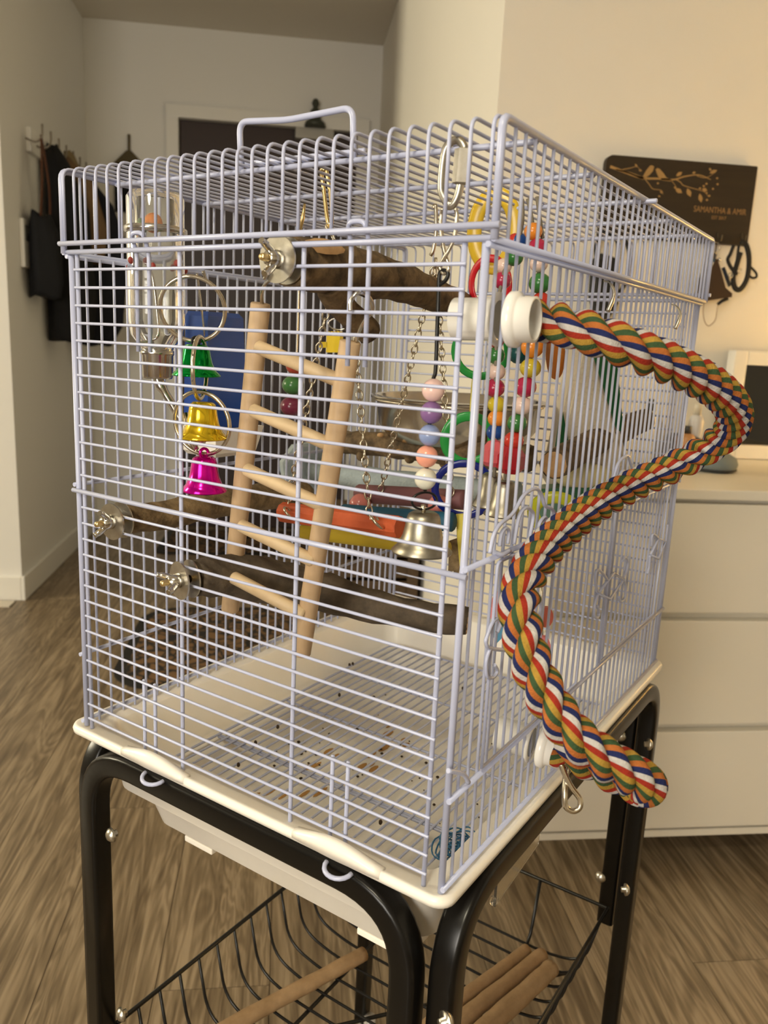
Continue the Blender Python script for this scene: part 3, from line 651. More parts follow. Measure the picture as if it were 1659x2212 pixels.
# quick link, bead string and bell
ql_top = A(988, 305, cz=h1-0.003); QX = ql_top.x
bs = thing('bead_string_toy', 'string of five pastel beads ending in a brass bell, hung from a quick link', 'bird toy', A(915, 1185, cx=QX), cage=True)
ra = [A(960, 430, cx=QX), A(953, 400, cx=QX), A(962, 325, cx=QX), A(985, 302, cx=QX), A(1003, 318, cx=QX), A(1001, 345, cx=QX), A(997, 385, cx=QX), A(988, 425, cx=QX), A(974, 445, cx=QX)]
C().tube(smooth_path(ra, 5, True), 0.0024, 8, True).build('quick_link', ZINC, bs)
C().lathe([(0.0024, 0), (0.0052, 0.001), (0.0052, 0.019), (0.0024, 0.020)], A(995, 400, cx=QX), A(1000, 345, cx=QX)-A(995, 400, cx=QX), n=6, sm=False).build('link_nut', ZINC, bs)
for sgn, mt_ in ((-1, NICKEL), (1, NICKEL)):
    C().tube(smooth_path([A(970+sgn*14, 450, cx=QX), A(970+sgn*17, 470, cx=QX+0.001), A(968+sgn*13, 515, cx=QX), A(963+sgn*2, 548, cx=QX-0.001*sgn), A(960-sgn*9, 575, cx=QX), A(960-sgn*7, 586, cx=QX), A(958, 592, cx=QX)], 5), 0.0012, 7).build('snap_hook', mt_, bs)
C().tube(smooth_path([A(950, 615, cx=QX), A(962, 606, cx=QX), A(968, 592, cx=QX), A(960, 584, cx=QX), A(950, 590, cx=QX), A(948, 620, cx=QX), A(945, 700, cx=QX), A(941, 800, cx=QX), A(934, 840, cx=QX), A(918, 1060, cx=QX)], 6), 0.0013, 7).build('black_wire', BLACKW, bs)
def bead(parent, px, py, rpx, col, cx=None, cy=None, sq=1.0, name='bead', axis=(0, 0, 1)):
    q = A(px, py, cx=cx, cy=cy); dist = (q-CC).dot(F2); r = rpx*dist/FPX
    nm = 'bead_%.2f_%.2f_%.2f' % col
    mt_ = MATS.get(nm) or mat(nm, col, 0.22, spec=0.6, sss=0.0)
    C().lathe([(r*math.sin(PI*i/12), -r*sq*math.cos(PI*i/12)) for i in range(13)], q, axis, 20).build(name, mt_, parent)
for (px, py, rp, col) in ((936, 843, 25, (0.80, 0.55, 0.50)), (932, 891, 24.5, (0.23, 0.12, 0.30)), (928, 940, 23.5, (0.25, 0.32, 0.55)), (922, 986, 24, (0.85, 0.36, 0.25)), (919, 1034, 24, (0.72, 0.70, 0.58))): bead(bs, px, py, rp, col, cx=QX)
AGED = mat('aged_brass_bell', (0.40, 0.37, 0.30), 0.38, metal=1, noise=(90, 0.8, (0.26, 0.235, 0.18)))
bell(bs, A(916, 1106, cx=QX), 0.0195, AGED, 'bell', 1.35)
C().torus(A(917, 1082, cx=QX), (0.5, 0.8, 0), 0.0055, 0.0008, 18, 6, sx=1.6).build('bell_loop', BLACKW, bs)
C().tube([A(914, 1090, cx=QX), A(915, 1108, cx=QX)], 0.0015, 6).build('bell_stem', NICKEL, bs)
# dowel bridge swing on chains
sw = thing('chain_swing', 'swing of orange, yellow, blue and mauve dowels hung on metal chains', 'bird toy', A(800, 1190, cx=0.16), cage=True)
def dowel(parent, a, b, r, mt, cxa, cxb=None, n=14, cap=True):
    pa, pb = A(*a, cx=cxa), A(*b, cx=cxa if cxb is None else cxb); L_ = (pb-pa).length
    C().lathe([(0, 0), (r*0.92, 0), (r, r*0.12), (r, L_-r*0.12), (r*0.92, L_), (0, L_)], pa, pb-pa, n=n, sm=(n > 10)).build('dowel', mt, parent); return pa, pb
ORG = mat('orange_dyed_wood', (0.56, 0.105, 0.03), 0.6, noise=(60, 0.5, (0.46, 0.075, 0.02))); TEAL = mat('blue_dyed_wood', (0.006, 0.075, 0.14), 0.6); YEL = mat('yellow_dyed_wood', (0.50, 0.36, 0.02), 0.6); MAU = mat('mauve_dyed_wood', (0.175, 0.070, 0.075), 0.65)
o0, o1 = dowel(sw, (610, 1106), (864, 1139), 0.0092, ORG, 0.13, n=10)
dowel(sw, (742, 1108), (978, 1128), 0.0085, TEAL, 0.185); dowel(sw, (652, 1148), (968, 1186), 0.0068, YEL, 0.165)
m0, m1 = dowel(sw, (774, 1066), (1004, 1080), 0.0092, MAU, 0.225)
for (px, py, c_) in ((778, 1090, 0.21), (948, 1092, 0.205)): bead(sw, px, py, 24, (0.62, 0.20, 0.17), cx=c_)
for (px, py, c_) in ((890, 1183, 0.17), (700, 1160, 0.17)): bead(sw, px, py, 14, (0.12, 0.02, 0.04), cx=c_)
c1 = A(712, 480, cx=0.135); c2 = A(942, 560, cx=0.2)
ch = C(); ch.chain(A(730, 545, cx=0.13), A(620, 1098, cx=0.13)); ch.chain(A(752, 570, cx=0.13), A(800, 1130, cx=0.125)); ch.chain(A(708, 480, cx=0.13), A(748, 560, cx=0.13), sag=0.004); ch.build('chain', NICKEL, sw)
ch = C(); ch.chain(c2, A(822, 1062, cx=0.215)); ch.chain(A(940, 560, cx=0.205), A(975, 1070, cx=0.215)); ch.build('chain', NICKEL, sw)
C().tube(smooth_path([A(700, 366, cx=0.128), A(706, 372, cx=0.13), A(716, 440, cx=0.13), A(716, 486, cx=0.13), A(708, 480, cx=0.132), A(698, 400, cx=0.132), A(694, 370, cx=0.13)], 5, True), 0.0016, 7, True).build('snap_hook', BRASS, sw)
C().tube([A(658, 440, cx=0.14), A(654, 470, cx=0.14), A(648, 500, cx=0.14)], [0.001, 0.0017, 0.0012], 7).build('hook_wire', BRASS, sw)
C().tube(smooth_path([A(936, 450, cx=0.2), A(941, 446, cx=0.2), A(942, 500, cx=0.2), A(936, 540, cx=0.2), A(930, 552, cx=0.2)], 5), 0.0017, 7).build('snap_hook', NICKEL, sw)
q = A(815, 1127, cx=0.118); C().torus(q, (0.3, -0.6, 0.7), 0.0065, 0.0013, 20, 6).build('eye_ring', NICKEL, sw)
q = A(625, 1108, cx=0.118); C().torus(q, (0.3, -0.6, 0.7), 0.006, 0.0012, 20, 6).build('eye_ring', NICKEL, sw)
# pale blue mineral perch with hexagonal cap
mp_ = thing('mineral_perch', 'pale grey blue mineral perch with big hexagonal nut', 'perch', A(660, 1060, cx=0.3), cage=True)
PB = mat('pale_blue_mineral', (0.36, 0.42, 0.44), 0.85, bump=(400, 0.5), noise=(80, 0.5, (0.31, 0.365, 0.385)))
hx = A(662, 1012, cx=0.335)
C().lathe([(0, -0.010), (0.029, -0.010), (0.033, -0.006), (0.033, 0.006), (0.029, 0.010), (0, 0.010)], hx, (-0.5, -0.85, 0.05), n=8, sm=False, ref=(0.3, 0, 1)).build('hexagonal_nut', PB, mp_)
C().lathe([(0, 0), (0.016, 0), (0.016, 0.012), (0.014, 0.016), (0, 0.016)], hx+Vector((-0.004, 0.012, 0)), (0.1, 1, 0), n=8, sm=False).build('end_cap', simple('mid_blue_plastic', (0.17, 0.24, 0.45), 0.4), mp_)
branch([hx+Vector((0, -0.01, 0)), A(760, 1030, cx=0.335), A(900, 1046, cx=0.335), A(1040, 1060, cx=0.335), A(1120, 1066, cx=0.335)], [0.013, 0.0135, 0.0130, 0.0125, 0.012], C(), jit=0.02).build('grip', PB, mp_)
# stainless bowl
bc = A(1000, 872, cx=0.395); br = (A(1196, 872, cx=0.395)-A(805, 876, cx=0.395)).length*0.5*0.80
bw = thing('steel_bowl', 'shiny stainless steel food bowl hung at the back of the cage', 'bowl', bc-Vector((0, 0, 0.055)), cage=True)
BOWL = mat('bowl_steel', (0.56, 0.52, 0.45), 0.16, metal=1)
bc = bc+Vector((-0.01, 0.0, 0.006))
C().lathe([(br*1.06, 0.0005), (br*1.06, -0.002), (br*0.99, -0.003), (br*0.95, -0.030), (br*0.82, -0.046), (br*0.5, -0.050), (0, -0.050), (0, -0.0485), (br*0.5, -0.0485), (br*0.80, -0.044), (br*0.93, -0.029), (br*0.965, 0.0), (br*1.0, 0.0015), (br*1.06, 0.0005)], bc, n=48).build('bowl', BOWL, bw)
C().torus(bc-Vector((0, 0, 0.004)), (0, 0, 1), br*1.0, 0.0018, 48, 8).build('holder_ring', NICKEL, bw)
# left bead string with yellow cog
ls = thing('cog_bead_toy', 'short string of red, green and plum wooden beads below a yellow cog', 'bird toy', A(630, 905, cx=0.25), cage=True)
def wbead(parent, px, py, rpx, c, cx): bead(parent, px, py, rpx, c, cx=cx, sq=0.86)
wbead(ls, 641, 790, 24, (0.42, 0.06, 0.035), 0.24); wbead(ls, 633, 832, 24, (0.06, 0.19, 0.055), 0.24); wbead(ls, 630, 878, 25, (0.16, 0.022, 0.05), 0.24)
C().tube(smooth_path([A(648, 560, cx=0.24), A(644, 680, cx=0.24), A(640, 780, cx=0.24), A(630, 895, cx=0.24)], 4), 0.0007, 5).build('cord', NICKEL, ls)
yl = mat('yellow_plastic', (0.72, 0.52, 0.02), 0.35)
yc_ = thing('yellow_clip_toy', 'yellow plastic comb-shaped toy hanging behind the ladder', 'bird toy', A(722, 752, cx=0.3), cage=True)
yb_ = C()
q0 = A(697, 741, cx=0.3); q1 = A(741, 741, cx=0.3); dv = (q1-q0); ux = dv.normalized(); 
def yprism(f0_, f1_, z0_, z1_): yb_.prism([(f0_*dv.length, z0_), (f1_*dv.length, z0_), (f1_*dv.length, z1_), (f0_*dv.length, z1_)], q0, ux, (0, 0, 1), 0.006)
yprism(0.35, 1.0, -0.010, 0.009); yprism(0.0, 0.4, -0.005, 0.001)
for k in range(4): yprism(0.42+0.15*k, 0.5+0.15*k, 0.009, 0.012)
yb_.build('comb', yl, yc_)
C().torus(A(731, 700, cx=0.3), (0.8, 0.5, 0), 0.006, 0.0009, 18, 5, sx=1.8).build('hook', STEEL, yc_)
C().tube([A(729, 712, cx=0.3), A(727, 735, cx=0.3)], 0.0009, 5).build('stem', STEEL, yc_)
# bead cluster toy with bells near the right wall
bt = thing('bead_cluster_toy', 'two strands of bright mixed beads ending in two brass bells', 'bird toy', A(1085, 1110, cx=0.17), cage=True)
CX = 0.165
cR, cP, cG, cO, cY, cB, cM = (0.50, 0.035, 0.02), (0.78, 0.58, 0.50), (0.03, 0.17, 0.035), (0.80, 0.27, 0.03), (0.62, 0.48, 0.03), (0.01, 0.06, 0.25), (0.42, 0.02, 0.07)
for (px, py, r_, c_) in ((1152, 500, 20, cO), (1161, 535, 21, cM), (1164, 570, 20, cP), (1166, 612, 24, cG), (1169, 650, 20, cR), (1150, 750, 25, cO), (1146, 795, 23, cY), (1135, 836, 24, cM), (1128, 876, 22, cP), (1117, 914, 22, cG), (1110, 952, 22, cR)): bead(bt, px, py, r_, c_, cx=CX, sq=0.92)
for (px, py, r_, c_) in ((1113, 520, 17, cR), (1123, 521, 18, cB), (1111, 556, 20, cG), (1088, 575, 18, cP), (1085, 606, 20, cM), (1072, 735, 18, cR), (1071, 768, 20, cG), (1072, 803, 20, cP), (1069, 838, 22, cM), (1073, 874, 20, cY), (1073, 904, 20, cO), (1070, 934, 20, cB)): bead(bt, px, py, r_, c_, cx=CX+0.01, sq=0.92)
for (pth) in ([(1140, 430), (1150, 480), (1165, 600), (1165, 650), (1150, 750), (1128, 880), (1095, 1010), (1090, 1040)], [(1128, 430), (1125, 500), (1085, 600), (1072, 740), (1070, 940), (1068, 1030)], [(1160, 425), (1166, 470), (1172, 515)]):
    C().tube(smooth_path([A(px, py, cx=CX+0.006) for px, py in pth], 4), 0.0014, 6).build('cord', simple('grey_cord_%d' % len(pth), (0.22, 0.19, 0.14), 0.7), bt)
CRM = mat('crimson_plastic', (0.36, 0.012, 0.02), 0.2); PKM = mat('rose_plastic', (0.60, 0.10, 0.12), 0.3)
for (px, py, r_, mt_) in ((1104, 987, 0.0115, CRM), (1068, 975, 0.0105, PKM)):
    q = A(px, py, cx=CX)
    C().lathe([(r_*a, r_*b) for a, b in ((0, 0.9), (0.5, 0.75), (1, 0.1), (0.95, -0.75), (0.6, -1.1), (0, -0.8))], q, n=6, sm=False).build('flower_bead', mt_, bt)
bell(bt, A(1092, 1040, cx=CX), 0.0155, AGED, 'bell', 1.75); bell(bt, A(1064, 1022, cx=CX+0.012), 0.0155, AGED, 'bell', 1.75)
C().sphere(A(1092, 1098, cx=CX), 0.0028, 10, 6).build('clapper', AGED, bt)
OFELT = mat('orange_felt', (0.52, 0.17, 0.02), 0.9)
C().lathe([(0, 0), (0.020, 0.001), (0.021, 0.003), (0.020, 0.005), (0, 0.006)], A(1190, 760, cx=CX+0.02), (0.55, -0.83, 0.1), n=20, sy=1.35).build('orange_disc', OFELT, bt)
C().sphere(A(1120, 762, cx=CX+0.012), 0.0085, 14, 8).build('bead', simple('dark_teal_bead', (0.005, 0.06, 0.06), 0.3), bt)
# chain of flat plastic links
lk = thing('plastic_link_chain', 'chain of flat red, green, yellow and blue plastic links', 'bird toy', A(1000, 1110, cx=0.2), cage=True)
FL = [(1.0, 0.28), (-1.0, 0.28), (-1.0, -0.28), (1.0, -0.28)]
def link(px, py, R_, nrm, sx, col, r=0.0034, cx=0.2, name='link'):
    nm = 'link_%.2f_%.2f_%.2f' % col
    mt_ = MATS.get(nm) or mat(nm, col, 0.25, spec=0.6)
    C().torus(A(px, py, cx=cx), nrm, R_, r, 30, sx=sx, prof=[(0.35*math.cos(2*PI*k/10), 1.0*math.sin(2*PI*k/10)) for k in range(10)]).build(name, mt_, lk)
lG, lY, lB, lR = (0.02, 0.26, 0.05), (0.66, 0.56, 0.04), (0.004, 0.012, 0.16), (0.50, 0.012, 0.02)
link(1068, 500, 0.029, (0.9, 0.25, 0.1), 0.6, (0.66, 0.44, 0.03), cx=0.24, r=0.0065); link(1058, 615, 0.021, (0.9, -0.25, 0.1), 1.0, lR, cx=0.225)
link(1040, 757, 0.0215, (0.8, 0.5, 0.2), 1.0, lG); link(1022, 860, 0.0225, (0.5, -0.85, 0), 1.1, lY); link(1012, 950, 0.020, (0.8, 0.5, 0.1), 1.0, lG, r=0.0042); link(1002, 1058, 0.0235, (0.85, 0.4, 0.15), 1.05, lB)
C().prism([(0, 0), (0.012, 0.002), (0.014, -0.02), (0.010, -0.045), (0.006, -0.046), (0.002, -0.02)], A(985, 1110, cx=0.2), (0.55, -0.83, 0), (0, 0, 1), 0.004).build('yellow_tag', mat('pale_yellow_plastic', (0.66, 0.56, 0.10), 0.4), lk)
C().prism([(0, 0), (0.010, 0.004), (0.013, -0.012), (0.009, -0.034), (0.005, -0.026), (0.001, -0.03)], A(970, 1168, cx=0.2), (0.55, -0.83, 0), (0, 0, 1), 0.004).build('wood_chip', BARKL, lk)
# corner hut
hut = thing('fabric_hut', 'cream plush bird hut with dark green trim in the back corner', 'bird hut', (0.39, 0.07, 0.2), cage=True)
GRN = mat('dark_green_felt', (0.008, 0.075, 0.022), 0.9); CRM_ = mat('cream_plush', (0.60, 0.53, 0.43), 0.95, bump=(300, 0.7), noise=(25, 0.6, (0.52, 0.45, 0.35)))
ap = A(1268, 715, cx=0.37); bl = A(1195, 1050, cx=0.36); brr = A(1352, 1035, cx=0.40)
bk_ = Vector((0.055, 0.03, 0))
def slab(mb, P, th):
    n_ = (P[1]-P[0]).cross(P[2]-P[0]).normalized()*th; k = len(P)
    mb.add(list(P)+[q+n_ for q in P], [list(range(k))[::-1], list(range(k, 2*k))]+[[i, (i+1) % k, k+(i+1) % k, k+i] for i in range(k)], 0, False); return mb
slab(C(), [ap, bl, brr], 0.006).build('front_lining', CRM_, hut)
slab(slab(C(), [ap, ap+bk_, bl+bk_, bl], 0.006), [ap, brr, brr+bk_, ap+bk_], 0.006).build('outer_fabric', CRM_, hut)
for (a, b, ws, we) in ((A(1212, 890, cx=0.355), A(1215, 1035, cx=0.352), 0.001, 0.012), (A(1300, 745, cx=0.362), A(1338, 930, cx=0.375), 0.012, 0.003)):
    d_ = Vector((0.55, -0.83, 0)); slab(C(), [a-d_*ws, b-d_*we, b+d_*we, a+d_*ws], 0.004).build('green_trim', GRN, hut)
fb = [A(1172, 1046, cx=0.345), A(1318, 1040, cx=0.36), A(1310, 1104, cx=0.36), A(1176, 1108, cx=0.345)]
slab(C(), fb, -0.03).build('green_base', mat('green_plastic_base', (0.006, 0.10, 0.025), 0.3), hut)
C().sphere(A(1262, 1030, cx=0.35), (0.03, 0.03, 0.014), 16, 8).build('cream_pad', mat('pale_yellow_pad', (0.60, 0.53, 0.30), 0.9), hut)
# lime ring toy behind the rope
lr = thing('lime_ring_toy', 'lime yellow plastic ring dangling behind the rope', 'bird toy', A(1180, 1200, cx=0.2), cage=True)
LIM = mat('lime_plastic', (0.62, 0.64, 0.03), 0.25)
C().torus(A(1200, 1110, cx=0.2), (0.9, 0.3, 0.15), 0.014, 0.0052, 28, sx=1.25, prof=[(0.4*math.cos(2*PI*k/10), math.sin(2*PI*k/10)) for k in range(10)]).build('ring', LIM, lr)
C().tube([A(1188, 1140, cx=0.2), A(1160, 1165, cx=0.2), A(1148, 1200, cx=0.2)], [0.004, 0.0075, 0.003], 8, prof=[(0.4*math.cos(2*PI*k/10), math.sin(2*PI*k/10)) for k in range(10)]).build('tail', LIM, lr)
# pink fish charm toy behind the rope
fc = thing('fish_charm_toy', 'pink and blue plastic charms dangling behind the rope', 'bird toy', A(1090, 1360, cy=0.03), cage=True)
PNK = mat('pink_plastic', (0.78, 0.24, 0.24), 0.35); LBL = mat('sky_blue_plastic', (0.10, 0.30, 0.48), 0.35)
def blob(poly, o, th, mt_, nm):
    C().prism(poly, o, (0.55, -0.83, 0), (0, 0, 1), th).build(nm, mt_, fc)
q = A(1086, 1308, cy=0.03)
blob([(0.012*math.cos(a)*(0.75 if math.sin(a) > 0 else 1), 0.013*math.sin(a)) for a in [2*PI*k/16 for k in range(16)]], q, 0.006, PNK, 'pink_charm')
blob([(-0.009, 0.004), (0.008, 0.004), (0.010, -0.004), (0.006, -0.012), (0.002, -0.004), (-0.003, -0.010), (-0.007, -0.003)], q-Vector((0, 0, 0.018)), 0.005, LBL, 'blue_charm')
blob([(0.006*math.cos(a), 0.012*math.sin(a)) for a in [2*PI*k/14 for k in range(14)]], A(1172, 1400, cy=0.03), 0.005, PNK, 'pink_charm')
blob([(0.006*math.cos(a), 0.009*math.sin(a)) for a in [2*PI*k/14 for k in range(14)]], A(1178, 1330, cy=0.035), 0.005, simple('coral_plastic', (0.6, 0.15, 0.1), 0.35), 'coral_charm')
C().tube([A(1095, 1260, cy=0.03), A(1090, 1296, cy=0.03)], 0.0008, 5).build('cord', NICKEL, fc)
C().tube([A(1170, 1260, cy=0.033), A(1172, 1390, cy=0.033)], 0.0008, 5).build('cord', NICKEL, fc)
# snap hook dangling at the lower rope end
sh = thing('snap_hook', 'loose nickel snap hook dangling below the lower rope end', 'snap hook', A(1235, 1752, d=0.50), cage=True)
dd = 0.505
C().tube(smooth_path([A(1212, 1650, d=dd), A(1220, 1672, d=dd), A(1234, 1700, d=dd), A(1252, 1725, d=dd), A(1252, 1744, d=dd), A(1238, 1752, d=dd), A(1222, 1742, d=dd), A(1220, 1715, d=dd), A(1222, 1680, d=dd+0.003), A(1228, 1655, d=dd+0.003), A(1218, 1646, d=dd)], 6), 0.0019, 8).build('hook_wire', NICKEL, sh)
# metal spiral by the rope
sp_ = thing('wire_ring', 'small bright metal ring clipped on the door arch behind the rope', 'metal ring', A(1115, 1262, cy=-0.010), cage=True)
C().torus(A(1122, 1238, cy=-0.008), (0.5, -0.75, 0.3), 0.012, 0.0012, 24, 6, sx=1.7).build('ring', STEEL, sp_)
# blue thread tangle and specks on the grate
th = C(); tc_ = A(985, 1838, cz=gz+0.004)
for k in range(16):
    a0 = random.uniform(0, 6.28); c_ = tc_+Vector((random.uniform(-.009, .009), random.uniform(-.007, .007), random.uniform(0, .006))); R_ = random.uniform(0.008, 0.020)
    th.tube(smooth_path([c_+Vector((R_*math.cos(a0+i*1.1)*random.uniform(.6, 1.2), 0.6*R_*math.sin(a0+i*1.1), random.uniform(-.002, .006))) for i in range(6)], 4, True), 0.00065, 4, True)
for k in range(4):
    th.tube(smooth_path([tc_, A(950, 1870+k*6, cz=gz+0.004), A(938+k*5, 1900-k*7, cz=gz+0.003)], 5), 0.0004, 4)
tag(th.build('thread_tangle', mat('blue_thread', (0.03, 0.13, 0.26), 0.8), base=cw(tc_)), 'tangle of blue thread lying in the near tray corner', 'thread')
spk = C()
for i in range(85):
    if i < 45: q = A(random.gauss(660, 110), random.gauss(1600, 65), cz=-0.0925)
    else: q = Vector((random.uniform(0.06, 0.42), random.uniform(0.05, 0.31), -0.0925))
    if not (0.05 < q.x < 0.43 and 0.045 < q.y < 0.315): continue
    r_ = random.uniform(0.0006, 0.0022); spk.sphere(q, (r_, r_, r_*0.6), 6, 4)
for (px, py) in ((822, 1776), (755, 1436), (762, 1434), (515, 1652), (600, 1570), (552, 1604), (413, 1660), (1000, 1487), (733, 1501)):
    spk.sphere(A(px, py, cz=gz+0.002), (0.0017, 0.0017, 0.0024), 7, 5)
o = spk.build('seed_specks', simple('dark_droppings', (0.05, 0.03, 0.015), 0.9), base=cw((0.24, 0.18, -0.094))); tag(o, 'dark seed husks and droppings scattered over the tray', 'droppings'); o['kind'] = 'stuff'
st_ = C()
for i in range(26):
    q = A(random.gauss(620, 150), 0, cz=-0.0925) if False else Vector((random.uniform(0.09, 0.34), random.uniform(0.20, 0.27), -0.0940))
    r_ = random.uniform(0.002, 0.007); st_.lathe([(0, 0.0003), (r_*0.8, 0.00025), (r_, 0.0)], q, n=8, sx=1.8, sy=random.uniform(0.4, 0.9))
o = st_.build('food_stains', simple('orange_stain', (0.50, 0.26, 0.07), 0.7), base=cw((0.2, 0.24, -0.094))); tag(o, 'orange brown food smears on the tray bottom', 'stains'); o['kind'] = 'stuff'

# ================================================================== STICKS IN THE STAND BASKET
def stick(label, a, b, r, cza, czb=None):
    pa = A(*a, cz=cza); pb = A(*b, cz=cza if czb is None else czb); t_ = thing('wooden_stick', label, 'stick', Vector((pa.x, pa.y, pa.z-r)), 'wooden sticks in the stand basket', cage=True)
    branch([pa, pa.lerp(pb, 0.35)+Vector((0.001, 0.001, 0)), pa.lerp(pb, 0.7), pb], [r, r*1.02, r*0.98, r*0.95], C(), jit=0.02).build('shaft', STICK, t_)
    C().lathe([(0, 0.0005), (r*0.9, 0.0004), (r*0.95, -0.0004)], pb, pb-pa, n=12).build('cut_end', CUTWOOD, t_)
sz = zf_+0.0018
stick('lone brown stick lying across the left of the stand basket', (420, 2262), (786, 2060), 0.0088, sz+0.0095)
stick('brown stick lying farthest left of three in the stand basket', (900, 2235), (1138, 2052), 0.0078, sz+0.0085)
stick('middle brown stick of three lying in the stand basket', (930, 2262), (1172, 2062), 0.0090, sz+0.0097)
stick('brown stick with pale stripped bark lying right of the others in the basket', (980, 2290), (1192, 2090), 0.0105, sz+0.0112)

# ================================================================== DRESSER AND WHAT STANDS ON IT
DY, DX0, DX1, DZ0, DZ1 = 0.96, 0.405, 1.33, 0.097, 0.831
LAC = mat('cream_white_lacquer', (0.76, 0.715, 0.62), 0.3, spec=0.45)
ds = thing('dresser', 'low white dresser with three wide handleless drawers', 'dresser', ((DX0+DX1)/2, (DY+YC)/2, 0))
MB().box((DX0, DY+0.022, DZ0), (DX1, YC-0.004, DZ1-0.020), bev=0.002).build('body', LAC, ds)
MB().box((DX0-0.004, DY-0.004, DZ1-0.0195), (DX1+0.004, YC-0.004, DZ1), bev=0.003).build('top', LAC, ds)
zs = [DZ0+0.016, 0.346, 0.582, DZ1-0.024]
MB().box((DX0, DY+0.004, DZ0-0.002), (DX1, DY+0.0215, DZ0+0.013), bev=0.0015).build('bottom_rail', LAC, ds)
for k in range(3): MB().box((DX0+0.001, DY, zs[k]+0.004), (DX1-0.001, DY+0.0205, zs[k+1]-(0.012 if k < 2 else 0.004)), bev=0.003).build('drawer_front', LAC, ds)
for (x_, y_) in ((DX0+0.10, YC-0.17), (DX1-0.06, YC-0.17), (DX0+0.10, YC-0.06), (DX1-0.06, YC-0.06)):
    MB().lathe([(0, 0), (0.016, 0), (0.02, DZ0-0.002), (0, DZ0-0.002)], (x_, y_, 0), n=14).build('leg', LAC, ds)
# white framed mirror
fm = thing('framed_mirror', 'white framed mirror leaning on the wall above the dresser', 'mirror', (1.2, YC-0.05, DZ1))
mx0 = W(1571, 860, Y=YC-0.045).x; mx1 = mx0+0.5; mz0 = DZ1+0.001; mz1 = W(1600, 757, Y=YC-0.045).z; fwid = 0.034
for (lo, hi) in (((mx0, YC-0.055, mz0), (mx0+fwid, YC-0.02, mz1)), ((mx1-fwid, YC-0.055, mz0), (mx1, YC-0.02, mz1)), ((mx0+fwid, YC-0.055, mz1-fwid), (mx1-fwid, YC-0.02, mz1)), ((mx0+fwid, YC-0.055, mz0), (mx1-fwid, YC-0.02, mz0+fwid))):
    MB().box(lo, hi, bev=0.004).build('frame_bar', WHITEPAINT, fm)
MB().box((mx0+fwid-0.004, YC-0.036, mz0+fwid-0.004), (mx1-fwid+0.004, YC-0.026, mz1-fwid+0.004)).build('mirror_glass', mat('dark_reflection_glass', (0.012, 0.012, 0.011), 0.06, spec=0.5), fm)  # dark reflection of the room put into the glass colour
# grey-blue pebble speaker
q = W(1545, 984, Y=1.2)
sk = thing('pebble_speaker', 'rounded grey blue speaker on the dresser before the mirror', 'speaker', (q.x, 1.2, DZ1))
MB().lathe([(0, 0.0), (0.034, 0.0), (0.046, 0.007), (0.049, 0.018), (0.044, 0.031), (0.030, 0.039), (0, 0.041)], (q.x, 1.2, DZ1), n=28).build('body', mat('slate_blue_fabric', (0.17, 0.20, 0.21), 0.8, bump=(700, 0.4)), sk)
MB().torus((q.x, 1.2, DZ1+0.006), (0, 0, 1), 0.0455, 0.0025, 32, 6).build('rubber_foot', simple('dark_rubber', (0.03, 0.03, 0.03), 0.7), sk)
# brown pot and pale cone behind the cage corner
q = W(1474, 940, Y=1.28)
MB().lathe([(0, 0), (0.034, 0), (0.046, 0.02), (0.05, 0.045), (0.044, 0.062), (0.03, 0.07), (0.026, 0.066), (0.038, 0.05), (0, 0.04)], (0, 0, 0), n=24).build('clay_pot', mat('dark_brown_glaze', (0.045, 0.027, 0.012), 0.3), base=(0, 0, 0))
o = bpy.data.objects['clay_pot']; o.location = (q.x, 1.28, DZ1); tag(o, 'small dark brown pot on the dresser behind the cage corner', 'pot')
# bottles behind the cage
cols = [((0.62, 0.42, 0.40), 'pale pink'), ((0.16, 0.16, 0.17), 'charcoal'), ((0.70, 0.66, 0.58), 'cream'), ((0.36, 0.34, 0.33), 'grey'), ((0.55, 0.28, 0.12), 'amber'), ((0.62, 0.60, 0.60), 'white')]
for k, (c_, nm) in enumerate(cols):
    bx = 0.585+0.046*k; by = 1.22+0.05*(k % 2); hgt = [0.13, 0.105, 0.15, 0.12, 0.095, 0.14][k]; rr = [0.019, 0.021, 0.018, 0.02, 0.02, 0.017][k]
    t = thing('toiletry_bottle', '%s toiletry bottle on the dresser seen through the cage bars' % nm, 'bottle', (bx, by, DZ1), 'toiletry bottles on the dresser')
    MB().lathe([(0, 0), (rr*0.95, 0), (rr, 0.003), (rr, hgt*0.72), (rr*0.8, hgt*0.8), (rr*0.45, hgt*0.83), (0, hgt*0.83)], (bx, by, DZ1), n=20).build('body', mat('bottle_'+nm.replace(' ', '_'), c_, 0.25), t)
    MB().lathe([(0, hgt*0.83), (rr*0.5, hgt*0.83), (rr*0.5, hgt*0.985), (rr*0.42, hgt), (0, hgt)], (bx, by, DZ1), n=16).build('cap', simple('bottle_cap_'+nm.replace(' ', '_'), (0.05, 0.05, 0.05) if k % 2 == 0 else (0.6, 0.55, 0.45), 0.3), t)
